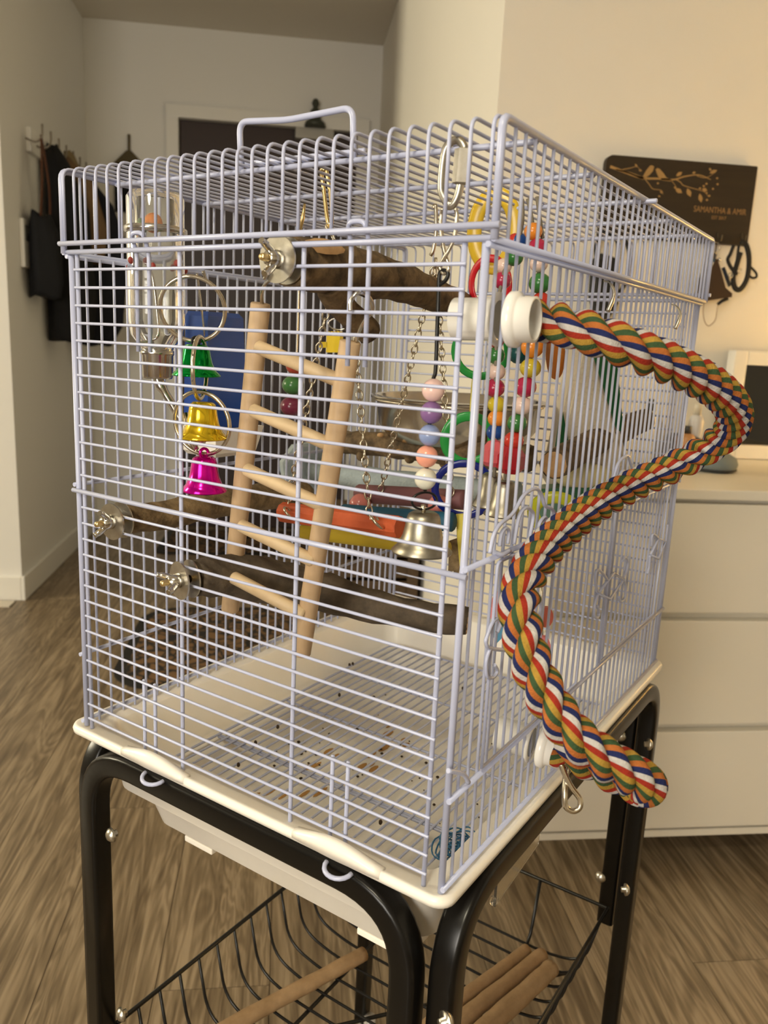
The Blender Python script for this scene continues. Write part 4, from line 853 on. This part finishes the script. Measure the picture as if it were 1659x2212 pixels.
# floor lamp to the right of the dresser (just outside the picture)
lt = thing('floor_lamp', 'floor lamp with warm white shade right of the dresser', 'floor lamp', (1.62, 1.14, 0))
MB().lathe([(0, 0), (0.13, 0), (0.13, 0.012), (0.02, 0.02), (0.012, 0.03), (0.012, 0.92), (0, 0.92)], (1.62, 1.14, 0), n=24).build('stem', simple('dark_lamp_metal', (0.05, 0.04, 0.03), 0.4), lt)
SHD = bpy.data.materials.new('paper_shade'); SHD.use_nodes = True; nt = SHD.node_tree; nt.nodes['Principled BSDF'].inputs['Base Color'].default_value = (0.9, 0.82, 0.65, 1)
nt.nodes['Principled BSDF'].inputs['Transmission Weight'].default_value = 0.0
trn = nt.nodes.new('ShaderNodeBsdfTranslucent'); trn.inputs[0].default_value = (0.9, 0.75, 0.5, 1); mxs = nt.nodes.new('ShaderNodeMixShader'); mxs.inputs[0].default_value = 0.6
nt.links.new(nt.nodes['Principled BSDF'].outputs[0], mxs.inputs[1]); nt.links.new(trn.outputs[0], mxs.inputs[2]); nt.links.new(mxs.outputs[0], nt.nodes['Material Output'].inputs[0])
MB().lathe([(0.14, 0.92), (0.10, 1.20)], (1.62, 1.14, 0), n=32).build('shade', SHD, lt)

# ================================================================== WALL SIGN WITH HOOKS
SY = YC-0.02
sg = thing('wooden_wall_sign', 'dark wooden wall sign with two birds on a branch and gold lettering', 'sign', (0.81, YC-0.01, 1.34))
a0, a1 = W(1312, 333, Y=SY), W(1638, 358, Y=SY); zlo = W(1592, 529, Y=SY).z
SGN = mat('dark_stained_board', (0.030, 0.018, 0.0065), 0.5, noise=(30, 0.6, (0.020, 0.011, 0.004), (0.3, 1, 3)))
GOLD = simple('engraved_gold', (0.36, 0.215, 0.075), 0.55)
cr = 0.016; zt1 = a0.z
poly = [(a0.x+cr*(1-math.cos(PI/2*k/5)), zt1-cr+cr*math.sin(PI/2*k/5)) for k in range(6)]
poly += [(a1.x-0.002, zt1), (a1.x, zt1-0.002), (a1.x, zlo), (a0.x, zlo)]
MB().prism([(x_-a0.x, z_-zlo) for x_, z_ in poly], (a0.x, YC-0.0008, zlo), (1, 0, 0), (0, 0, 1), 0.018).build('board', SGN, sg)
E0 = YC-0.0187
def SG(px, py): return W(px, py, Y=E0)
def flat_poly(pts, name, parent=None, th=0.0006):
    P = [SG(*p_) for p_ in pts]; o = P[0]
    mb = MB(); n = len(P); V = [Vector((q.x, E0+0.0003, q.z)) for q in P]+[Vector((q.x, E0-th, q.z)) for q in P]
    mb.add(V, [list(range(n)), list(range(n, 2*n))[::-1]]+[[i, (i+1) % n, n+(i+1) % n, n+i] for i in range(n)], 0, False); return mb.build(name, GOLD, sg)
def twig(pts, w0_, w1_):
    P = smooth_path([SG(*p_) for p_ in pts], 5); n = len(P); top = []; bot = []
    for i, q in enumerate(P):
        tg = (P[min(i+1, n-1)]-P[max(i-1, 0)]).normalized(); nn = Vector((-tg.z, 0, tg.x)); w_ = w0_+(w1_-w0_)*i/(n-1)
        top.append(q+nn*w_); bot.append(q-nn*w_)
    mb = MB(); V = [Vector((q.x, E0-0.0006, q.z)) for q in top+bot]+[Vector((q.x, E0+0.0003, q.z)) for q in top+bot]
    F = [[i, i+1, n+i+1, n+i] for i in range(n-1)]+[[2*n+i, 3*n+i, 3*n+i+1, 2*n+i+1] for i in range(n-1)]
    mb.add(V, F, 0, False); mb.build('branch_inlay', GOLD, sg)
twig([(1318, 360), (1345, 370), (1385, 384), (1420, 386), (1455, 388), (1480, 381), (1510, 378), (1535, 388)], 0.0032, 0.0007)
twig([(1330, 366), (1360, 374), (1390, 386)], 0.0012, 0.0030)
twig([(1345, 366), (1362, 363), (1375, 360), (1383, 367)], 0.0009, 0.0005); twig([(1392, 386), (1402, 398), (1410, 408), (1428, 411), (1432, 420)], 0.001, 0.0005)
twig([(1460, 388), (1470, 394), (1475, 400), (1490, 405), (1508, 410), (1522, 415), (1530, 425)], 0.0011, 0.0005); twig([(1448, 388), (1458, 400), (1462, 410)], 0.0008, 0.0004); twig([(1505, 380), (1525, 384), (1545, 372)], 0.0008, 0.0004)
flat_poly([(1388, 382), (1396, 368), (1404, 358), (1408, 357), (1413, 360), (1410, 370), (1403, 378), (1394, 384)], 'bird_inlay')
flat_poly([(1416, 366), (1420, 363), (1425, 365), (1433, 374), (1440, 384), (1452, 389), (1448, 392), (1432, 390), (1422, 382), (1418, 373)], 'bird_inlay')
def leaf(px, py, l, w_, ang):
    ca, sa = math.cos(ang), math.sin(ang)
    flat_poly([(px+l*t_*ca-w_*s_*sa, py+l*t_*sa+w_*s_*ca) for t_, s_ in ((-1, 0), (-0.4, 0.8), (0.2, 1), (1, 0), (0.2, -1), (-0.4, -0.8))], 'leaf_inlay')
for a_ in ((1467, 376, 8, 4, -0.6), (1466, 412, 9, 5, 0.6), (1488, 416, 10, 5, 1.2), (1513, 428, 10, 4.5, 1.4), (1541, 371, 9, 4, -0.4), (1522, 410, 6, 4, 0.4), (1374, 357, 4, 2, 0.8), (1383, 368, 4, 2.5, 0.4), (1428, 415, 4, 2, 1), (1424, 424, 3, 2, 0.5), (1534, 366, 4, 2.5, 1.0), (1499, 373, 4, 2.5, -0.4)): leaf(*a_)
for (px, py) in ((1549, 385), (1550, 398), (1526, 397), (1532, 423), (1527, 432), (1512, 407), (1458, 405), (1526, 417), (1540, 408), (1421, 396), (1520, 402)): leaf(px, py, 2.6, 2.4, 0)
def text_mesh(body, px0, px1, py, h_px, name):
    cu = bpy.data.curves.new(name, 'FONT'); cu.body = body; cu.size = 1; cu.extrude = 0.01
    tmp = bpy.data.objects.new(name, cu); COL.objects.link(tmp); dg = bpy.context.evaluated_depsgraph_get(); dg.update()
    me = bpy.data.meshes.new_from_object(tmp.evaluated_get(dg)); COL.objects.unlink(tmp); bpy.data.objects.remove(tmp)
    xs = [v.co.x for v in me.vertices]; ys = [v.co.y for v in me.vertices]
    p0, p1 = SG(px0, py), SG(px1, py+ (px1-px0)*0.07); hh_ = (SG(px0, py-h_px)-p0).z
    sx_ = (p1.x-p0.x)/(max(xs)-min(xs)); sy_ = hh_/(max(ys)-min(ys))
    b = BASE[sg]
    for v in me.vertices: v.co = Vector((p0.x+(v.co.x-min(xs))*sx_, E0-(0.0006 if v.co.z > 0 else -0.0003), p0.z+(v.co.y-min(ys))*sy_))-b
    me.materials.clear(); me.materials.append(simple(name+'_paint', (0.30, 0.17, 0.06), 0.55)); o = bpy.data.objects.new(name, me); COL.objects.link(o); o.parent = sg; BASE[o] = b
text_mesh('SAMANTHA & AMIR', 1498, 1611, 457, 13, 'lettering'); text_mesh('EST 2017', 1537, 1568, 473, 7, 'lettering')
for px in (1548, 1600): 
    q = SG(px, 522); MB().tube(smooth_path([(q.x, E0, q.z+0.02), (q.x, E0-0.006, q.z+0.005), (q.x, E0-0.02, q.z), (q.x, E0-0.024, q.z+0.012)], 5), 0.0016, 7).build('hook', simple('dark_hook_metal', (0.10, 0.08, 0.05), 0.4, metal=0.8), sg)
SK = YC-0.042
def SW_(px, py, y_=SK): return W(px, py, Y=y_)
# leather pouch
lp2 = thing('leather_pouch', 'dark brown leather pouch hanging from the wall sign hooks', 'pouch', SW_(1545, 650))
P = [SW_(*p_) for p_ in ((1532, 556), (1548, 560), (1556, 585), (1566, 622), (1580, 634), (1579, 642), (1558, 645), (1512, 652), (1505, 640), (1515, 605))]
mb = MB(); n = len(P); mb.add([q+Vector((0, 0.014, 0)) for q in P]+[q-Vector((0, 0.004, 0)) for q in P], [list(range(n)), list(range(n, 2*n))[::-1]]+[[i, (i+1) % n, n+(i+1) % n, n+i] for i in range(n)], 0, False)
mb.build('pouch_body', mat('dark_brown_leather', (0.035, 0.015, 0.006), 0.5), lp2)
MB().tube(smooth_path([SW_(1540, 560), SW_(1545, 545), SW_(1548, 522)], 4), 0.002, 6).build('strap', simple('brown_strap', (0.04, 0.02, 0.01), 0.6), lp2)
# black harness
hn = thing('black_harness', 'black webbing harness looped on the right hook of the sign', 'harness', SW_(1590, 628))
WEB = simple('black_webbing', (0.008, 0.008, 0.009), 0.7)
flatp = [(0.35*math.cos(2*PI*k/10), math.sin(2*PI*k/10)) for k in range(10)]
for pth, r_ in (([(1600, 522), (1612, 530), (1618, 560), (1614, 600), (1600, 624), (1588, 622), (1584, 600), (1592, 570), (1600, 545)], 0.0065), ([(1585, 530), (1578, 548), (1572, 562), (1582, 582), (1594, 592)], 0.0045), ([(1616, 572), (1632, 588), (1634, 598), (1624, 600), (1614, 590)], 0.003), ([(1596, 530), (1592, 560), (1588, 585)], 0.0035)):
    MB().tube(smooth_path([SW_(*p_) for p_ in pth], 5), r_, prof=flatp, ref=(0, 1, 0)).build('strap', WEB, hn)
for (px, py) in ((1598, 586), (1578, 595)):
    MB().torus(SW_(px, py, SK-0.006), (0.2, -1, 0), 0.006, 0.0012, 18, 6).build('buckle', STEEL, hn)
MB().tube([SW_(1562, 578), SW_(1570, 600), SW_(1577, 618)], 0.0045, prof=flatp, ref=(0, 1, 0)).build('strap', simple('navy_webbing', (0.008, 0.014, 0.03), 0.7), hn)
# black bag on the wall behind the cage
bb = thing('black_sling_bag', 'black sling bag with straps hanging on the wall behind the cage hood', 'bag', SW_(1310, 690))
P = [SW_(*p_) for p_ in ((1290, 560), (1306, 545), (1330, 552), (1340, 600), (1336, 660), (1318, 690), (1296, 684), (1284, 640))]
mb = MB(); n = len(P); mid_ = sum(P, Vector())/n
mb.loft([[q+Vector((0, 0.04, 0)) for q in P], [q+Vector((0, 0.02, 0)) for q in P], [mid_+(q-mid_)*0.9-Vector((0, 0.004, 0)) for q in P]], sm=False); mb.build('bag_body', mat('black_nylon', (0.006, 0.006, 0.007), 0.6), bb)
MB().tube(smooth_path([SW_(1292, 570), SW_(1288, 530), SW_(1306, 500), SW_(1334, 520), SW_(1334, 560)], 5), 0.006, prof=flatp, ref=(0, 1, 0)).build('strap', WEB, bb)
MB().tube(smooth_path([SW_(1330, 640), SW_(1352, 610), SW_(1362, 560), SW_(1350, 515)], 5), 0.005, prof=flatp, ref=(0, 1, 0)).build('strap', WEB, bb)
# keys with tag
ky = thing('key_bunch', 'bunch of keys with a blue and white tag on the left sign hook', 'keys', SW_(1532, 575))
MB().torus(SW_(1546, 535), (0.3, -1, 0), 0.012, 0.0009, 22, 6).build('key_ring', STEEL, ky)
def tagp(pts, mt_, nm, y_=SK-0.008):
    P = [SW_(p_[0], p_[1], y_) for p_ in pts]; mb = MB(); n = len(P)
    mb.add(P+[q-Vector((0, 0.003, 0)) for q in P], [list(range(n)), list(range(n, 2*n))[::-1]]+[[i, (i+1) % n, n+(i+1) % n, n+i] for i in range(n)], 0, False); mb.build(nm, mt_, ky)
tagp([(1536, 546), (1548, 549), (1544, 562), (1528, 556)], simple('dark_tag', (0.05, 0.05, 0.06), 0.4), 'tag_top'); tagp([(1529, 556), (1544, 560), (1541, 567), (1527, 562)], simple('blue_tag', (0.02, 0.08, 0.16), 0.4), 'tag_band'); tagp([(1527, 562), (1541, 567), (1534, 582), (1522, 577)], simple('pale_tag', (0.55, 0.55, 0.5), 0.4), 'tag_bottom')
MB().sphere(SW_(1554, 561, SK-0.008), 0.004, 10, 6).build('key_charm', STEEL, ky)
# thin cord
cd = thing('thin_cord', 'thin brown cord loop hanging below the leather pouch', 'cord', SW_(1532, 706))
MB().tube(smooth_path([SW_(1522, 648), SW_(1519, 672), SW_(1522, 694), SW_(1530, 704), SW_(1540, 698), SW_(1546, 688), SW_(1549, 668), SW_(1552, 655)], 5), 0.0009, 6).build('cord_loop', simple('tan_cord', (0.22, 0.13, 0.06), 0.7), cd)
MB().tube([SW_(1551, 657), SW_(1560, 650), SW_(1572, 645)], 0.004, 8).build('toggle', WEB, cd)

# ================================================================== HALL: COATS, MATS, CRATE, WALL BITS
rack = thing('coat_rack', 'row of metal coat hooks on the left hall wall', 'coat rack', (XL, 3.2, 1.74))
rq = W(66, 300, X=XL+0.02)
MB().box((XL+0.0005, rq.y, rq.z-0.045), (XL+0.022, 3.76, rq.z+0.045), bev=0.003).build('rail', WHITEPAINT, rack)
for k in range(7):
    yy = 3.0+0.115*k
    MB().tube(smooth_path([(XL+0.015, yy, 1.775), (XL+0.05, yy, 1.765), (XL+0.075, yy, 1.785), (XL+0.078, yy, 1.83)], 5), 0.004, 7).build('hook', simple('dull_hook_metal', (0.22, 0.19, 0.15), 0.4, metal=0.7) if k == 0 else MATS['dull_hook_metal'], rack)
def garment(name, label, cat, Yc, secs, mt, lean=0.0, seed=1, extra=None):
    rnd = random.Random(seed); n = 26; rings = []
    ph = [rnd.uniform(0, 6.28) for _ in range(4)]
    z0 = min(s_[0] for s_ in secs)
    t = thing(name, label, cat, (XL+0.09, Yc, z0))
    ZS = []
    for i in range(len(secs)-1):
        for k in range(4):
            f = k/4; ZS.append([secs[i][j]*(1-f)+secs[i+1][j]*f for j in range(4)])
    ZS.append(list(secs[-1]))
    for (z_, xo, hx_, hy_) in ZS:
        r = []
        for k in range(n):
            a = 2*PI*k/n; w_ = 1+0.10*math.sin(5*a+ph[0]+z_*3)+0.05*math.sin(9*a+ph[1]-z_*6)
            r.append(Vector((max(XL+0.004, XL+xo+hx_*math.cos(a)*w_), Yc+hy_*math.sin(a)*w_+lean*(z_-z0), z_+0.010*math.sin(3*a+ph[2]))))
        rings.append(r)
    MB().loft(rings).build('cloth', mt, t)
    return t
CL1 = mat('navy_black_canvas', (0.0045, 0.005, 0.0075), 0.8, bump=(400, 0.3)); CL2 = mat('black_wool', (0.004, 0.0038, 0.004), 0.9); CL3 = mat('tan_canvas', (0.16, 0.095, 0.045), 0.85, bump=(300, 0.3)); CL4 = mat('dark_navy_cloth', (0.005, 0.006, 0.013), 0.85); CL5 = mat('beige_knit', (0.23, 0.175, 0.095), 0.9, bump=(250, 0.6)); CL6 = mat('rust_leather', (0.10, 0.035, 0.014), 0.6)
tb_ = garment('tote_bag', 'dark canvas tote bag with rust leather straps, nearest on the coat hooks', 'bag', 3.03, [(1.19, 0.06, 0.055, 0.085), (1.25, 0.065, 0.060, 0.105), (1.42, 0.06, 0.055, 0.10), (1.50, 0.05, 0.030, 0.085)], CL1, seed=2)
for dy in (-0.07, 0.06):
    MB().tube(smooth_path([(XL+0.07, 3.03+dy, 1.49), (XL+0.075, 3.03+dy*0.7, 1.62), (XL+0.07, 3.01, 1.79)], 5), 0.014, prof=[(0.2*math.cos(2*PI*k/10), math.sin(2*PI*k/10)) for k in range(10)], ref=(1, 0, 0)).build('strap', CL6, tb_)
garment('long_coat', 'long black coat hanging behind the tote bag', 'coat', 3.235, [(1.02, 0.10, 0.085, 0.07), (1.20, 0.11, 0.095, 0.078), (1.55, 0.10, 0.08, 0.075), (1.74, 0.06, 0.045, 0.06), (1.80, 0.05, 0.02, 0.02)], CL2, seed=3)
garment('tan_jacket', 'tan jacket hanging in the middle of the coat hooks', 'jacket', 3.375, [(1.36, 0.11, 0.095, 0.045), (1.50, 0.12, 0.105, 0.05), (1.68, 0.10, 0.08, 0.045), (1.78, 0.05, 0.03, 0.03)], CL3, seed=4)
garment('knit_scarf', 'beige knit scarf hanging between tan and navy jackets', 'scarf', 3.455, [(1.20, 0.09, 0.035, 0.018), (1.50, 0.10, 0.04, 0.02), (1.72, 0.09, 0.035, 0.018), (1.82, 0.06, 0.02, 0.02)], CL5, seed=5)
garment('navy_jacket', 'dark navy jacket with bulky sleeves hanging toward the far end', 'jacket', 3.575, [(1.00, 0.11, 0.08, 0.07), (1.10, 0.13, 0.12, 0.08), (1.45, 0.14, 0.13, 0.08), (1.62, 0.12, 0.10, 0.07), (1.77, 0.06, 0.04, 0.03)], CL4, seed=6)
rb_ = garment('rust_bag', 'rust brown shoulder bag hanging over the navy jacket', 'bag', 3.725, [(1.14, 0.15, 0.05, 0.04), (1.20, 0.15, 0.075, 0.05), (1.36, 0.15, 0.07, 0.05), (1.42, 0.13, 0.04, 0.04)], CL6, seed=8)
for dy in (-0.03, 0.03):
    MB().tube(smooth_path([(XL+0.13, 3.725+dy, 1.41), (XL+0.10, 3.715+dy*0.5, 1.60), (XL+0.074, 3.69, 1.785)], 5), 0.010, prof=[(0.2*math.cos(2*PI*k/10), math.sin(2*PI*k/10)) for k in range(10)], ref=(1, 0, 0)).build('strap', CL6, rb_)
# switches
p = W(50, 520, X=XL+0.004); p.y = max(p.y, YN+0.05)
t = thing('thermostat', 'slim white intercom panel low on the left hall wall beside the bag', 'intercom', (XL, p.y, p.z-0.1)); MB().box((XL+0.0005, p.y-0.035, p.z-0.10), (XL+0.018, p.y+0.035, p.z+0.08), bev=0.004).build('housing', WHITEPAINT, t); MB().box((XL+0.0175, p.y-0.02, p.z+0.0), (XL+0.0195, p.y+0.02, p.z+0.06), bev=0.001).build('screen', simple('grey_screen', (0.2, 0.2, 0.19), 0.2), t)
# hanging banner on the far wall
hb2 = thing('hanging_pouch', 'dark cloth banner hanging on a cord beside the brown door', 'banner', (-0.92, YF-0.01, 1.66))
MB().tube([(-0.919, YF-0.012, 2.04), (-0.92, YF-0.014, 1.95)], 0.007, 6).build('cord', simple('olive_cord', (0.12, 0.09, 0.045), 0.8), hb2)
MB().prism([(-0.075, 0), (0.075, 0), (0.012, 0.062), (-0.012, 0.062)], (-0.92, YF-0.004, 1.90), (1, 0, 0), (0, 0, 1), 0.016).build('top_flap', simple('olive_brown_cloth', (0.085, 0.065, 0.03), 0.85), hb2)
MB().box((-0.995, YF-0.018, 1.665), (-0.845, YF-0.004, 1.902), bev=0.004).build('cloth', CL2, hb2)
# mats
def mat_swirl():
    mt = bpy.data.materials.new('brown_swirl_mat'); mt.use_nodes = True; nt = mt.node_tree; N = nt.nodes; L = nt.links; b = N['Principled BSDF']; b.inputs['Roughness'].default_value = 0.95
    tc = N.new('ShaderNodeTexCoord'); nz = N.new('ShaderNodeTexNoise'); nz.inputs['Scale'].default_value = 7; nz.inputs['Detail'].default_value = 2; L.new(tc.outputs['Object'], nz.inputs['Vector'])
    mx_ = N.new('ShaderNodeMixRGB'); mx_.inputs[0].default_value = 0.12; L.new(tc.outputs['Object'], mx_.inputs[1]); L.new(nz.outputs['Color'], mx_.inputs[2])
    vo = N.new('ShaderNodeTexVoronoi'); vo.feature = 'DISTANCE_TO_EDGE'; vo.inputs['Scale'].default_value = 24; L.new(mx_.outputs[0], vo.inputs['Vector'])
    rp = N.new('ShaderNodeValToRGB'); rp.color_ramp.elements[0].position = 0.07; rp.color_ramp.elements[0].color = (0.010, 0.008, 0.006, 1); rp.color_ramp.elements[1].position = 0.13; rp.color_ramp.elements[1].color = (0.16, 0.085, 0.032, 1)
    L.new(vo.outputs['Distance'], rp.inputs[0]); L.new(rp.outputs[0], b.inputs['Base Color']); return mt
SWIRL = mat_swirl(); RUB = simple('black_rubber_edge', (0.010, 0.009, 0.008), 0.7)
def doormat(label, x0, x1, y0, y1, r):
    t = thing('doormat', label, 'doormat', ((x0+x1)/2, (y0+y1)/2, 0), 'patterned hall doormats')
    MB().loft([rrect(x0, x1, y0, y1, r, 0.0005, 8), rrect(x0, x1, y0, y1, r, 0.006, 8)], sm=False).build('rubber_border', RUB, t)
    MB().loft([rrect(x0+0.035, x1-0.035, y0+0.035, y1-0.035, r*0.8, 0.0055, 8), rrect(x0+0.037, x1-0.037, y0+0.037, y1-0.037, r*0.8, 0.0095, 8)], sm=False).build('pile', SWIRL, t)
doormat('brown swirl doormat with rounded black border nearest the cage', -0.635, 0.045, 1.90, 2.66, 0.16)
doormat('brown swirl doormat lying right in front of the door', -0.735, 0.16, 3.47, 3.97, 0.05)
# slatted crate
cr_ = thing('slatted_crate', 'dark brown slatted wooden shoe bench against the hall wall', 'shoe bench', (0.21, 2.23, 0))
CRW = mat('dark_brown_wood', (0.085, 0.050, 0.022), 0.55, noise=(30, 0.6, (0.05, 0.028, 0.012), (1, 1, 8)))
for k in range(6): MB().box((0.09, 2.02, 0.05+k*0.07), (0.30, 2.036, 0.108+k*0.07), bev=0.003).build('slat', CRW, cr_)
for (x_, y_) in ((0.056, 2.015), (0.298, 2.015), (0.056, 2.42), (0.298, 2.42)): MB().box((x_, y_, 0), (x_+0.036, y_+0.036, 0.475), bev=0.003).build('post', CRW, cr_)
MB().box((0.09, 2.42, 0.05), (0.30, 2.436, 0.46)).build('back_panel', CRW, cr_); MB().box((0.066, 2.05, 0.05), (0.082, 2.42, 0.46)).build('side_panel', CRW, cr_); MB().box((0.312, 2.05, 0.05), (0.328, 2.42, 0.46)).build('side_panel', CRW, cr_)
MB().box((0.05, 2.005, 0.476), (0.338, 2.465, 0.496), bev=0.003).build('top', CRW, cr_)
# clear acrylic strip leaning under the cage
ac = thing('acrylic_strip', 'clear acrylic strip hanging below the tray beside the basket', 'acrylic strip', A(1065, 1955, cy=0.035), cage=True)
qa, qb = A(1065, 1955, cy=0.035), A(1158, 1822, cy=0.035)
slab(C(), [qa, qb, qb+Vector((0, 0.0, 0.022)), qa+Vector((0, 0.0, 0.022))], 0.0025).build('sheet', CLEAR, ac)
C().lathe([(0, -0.002), (0.004, -0.002), (0.004, 0.003), (0, 0.003)], qa+Vector((0, 0, 0.004)), (0, -1, 0), n=12).build('clip_stud', CLEAR, ac)
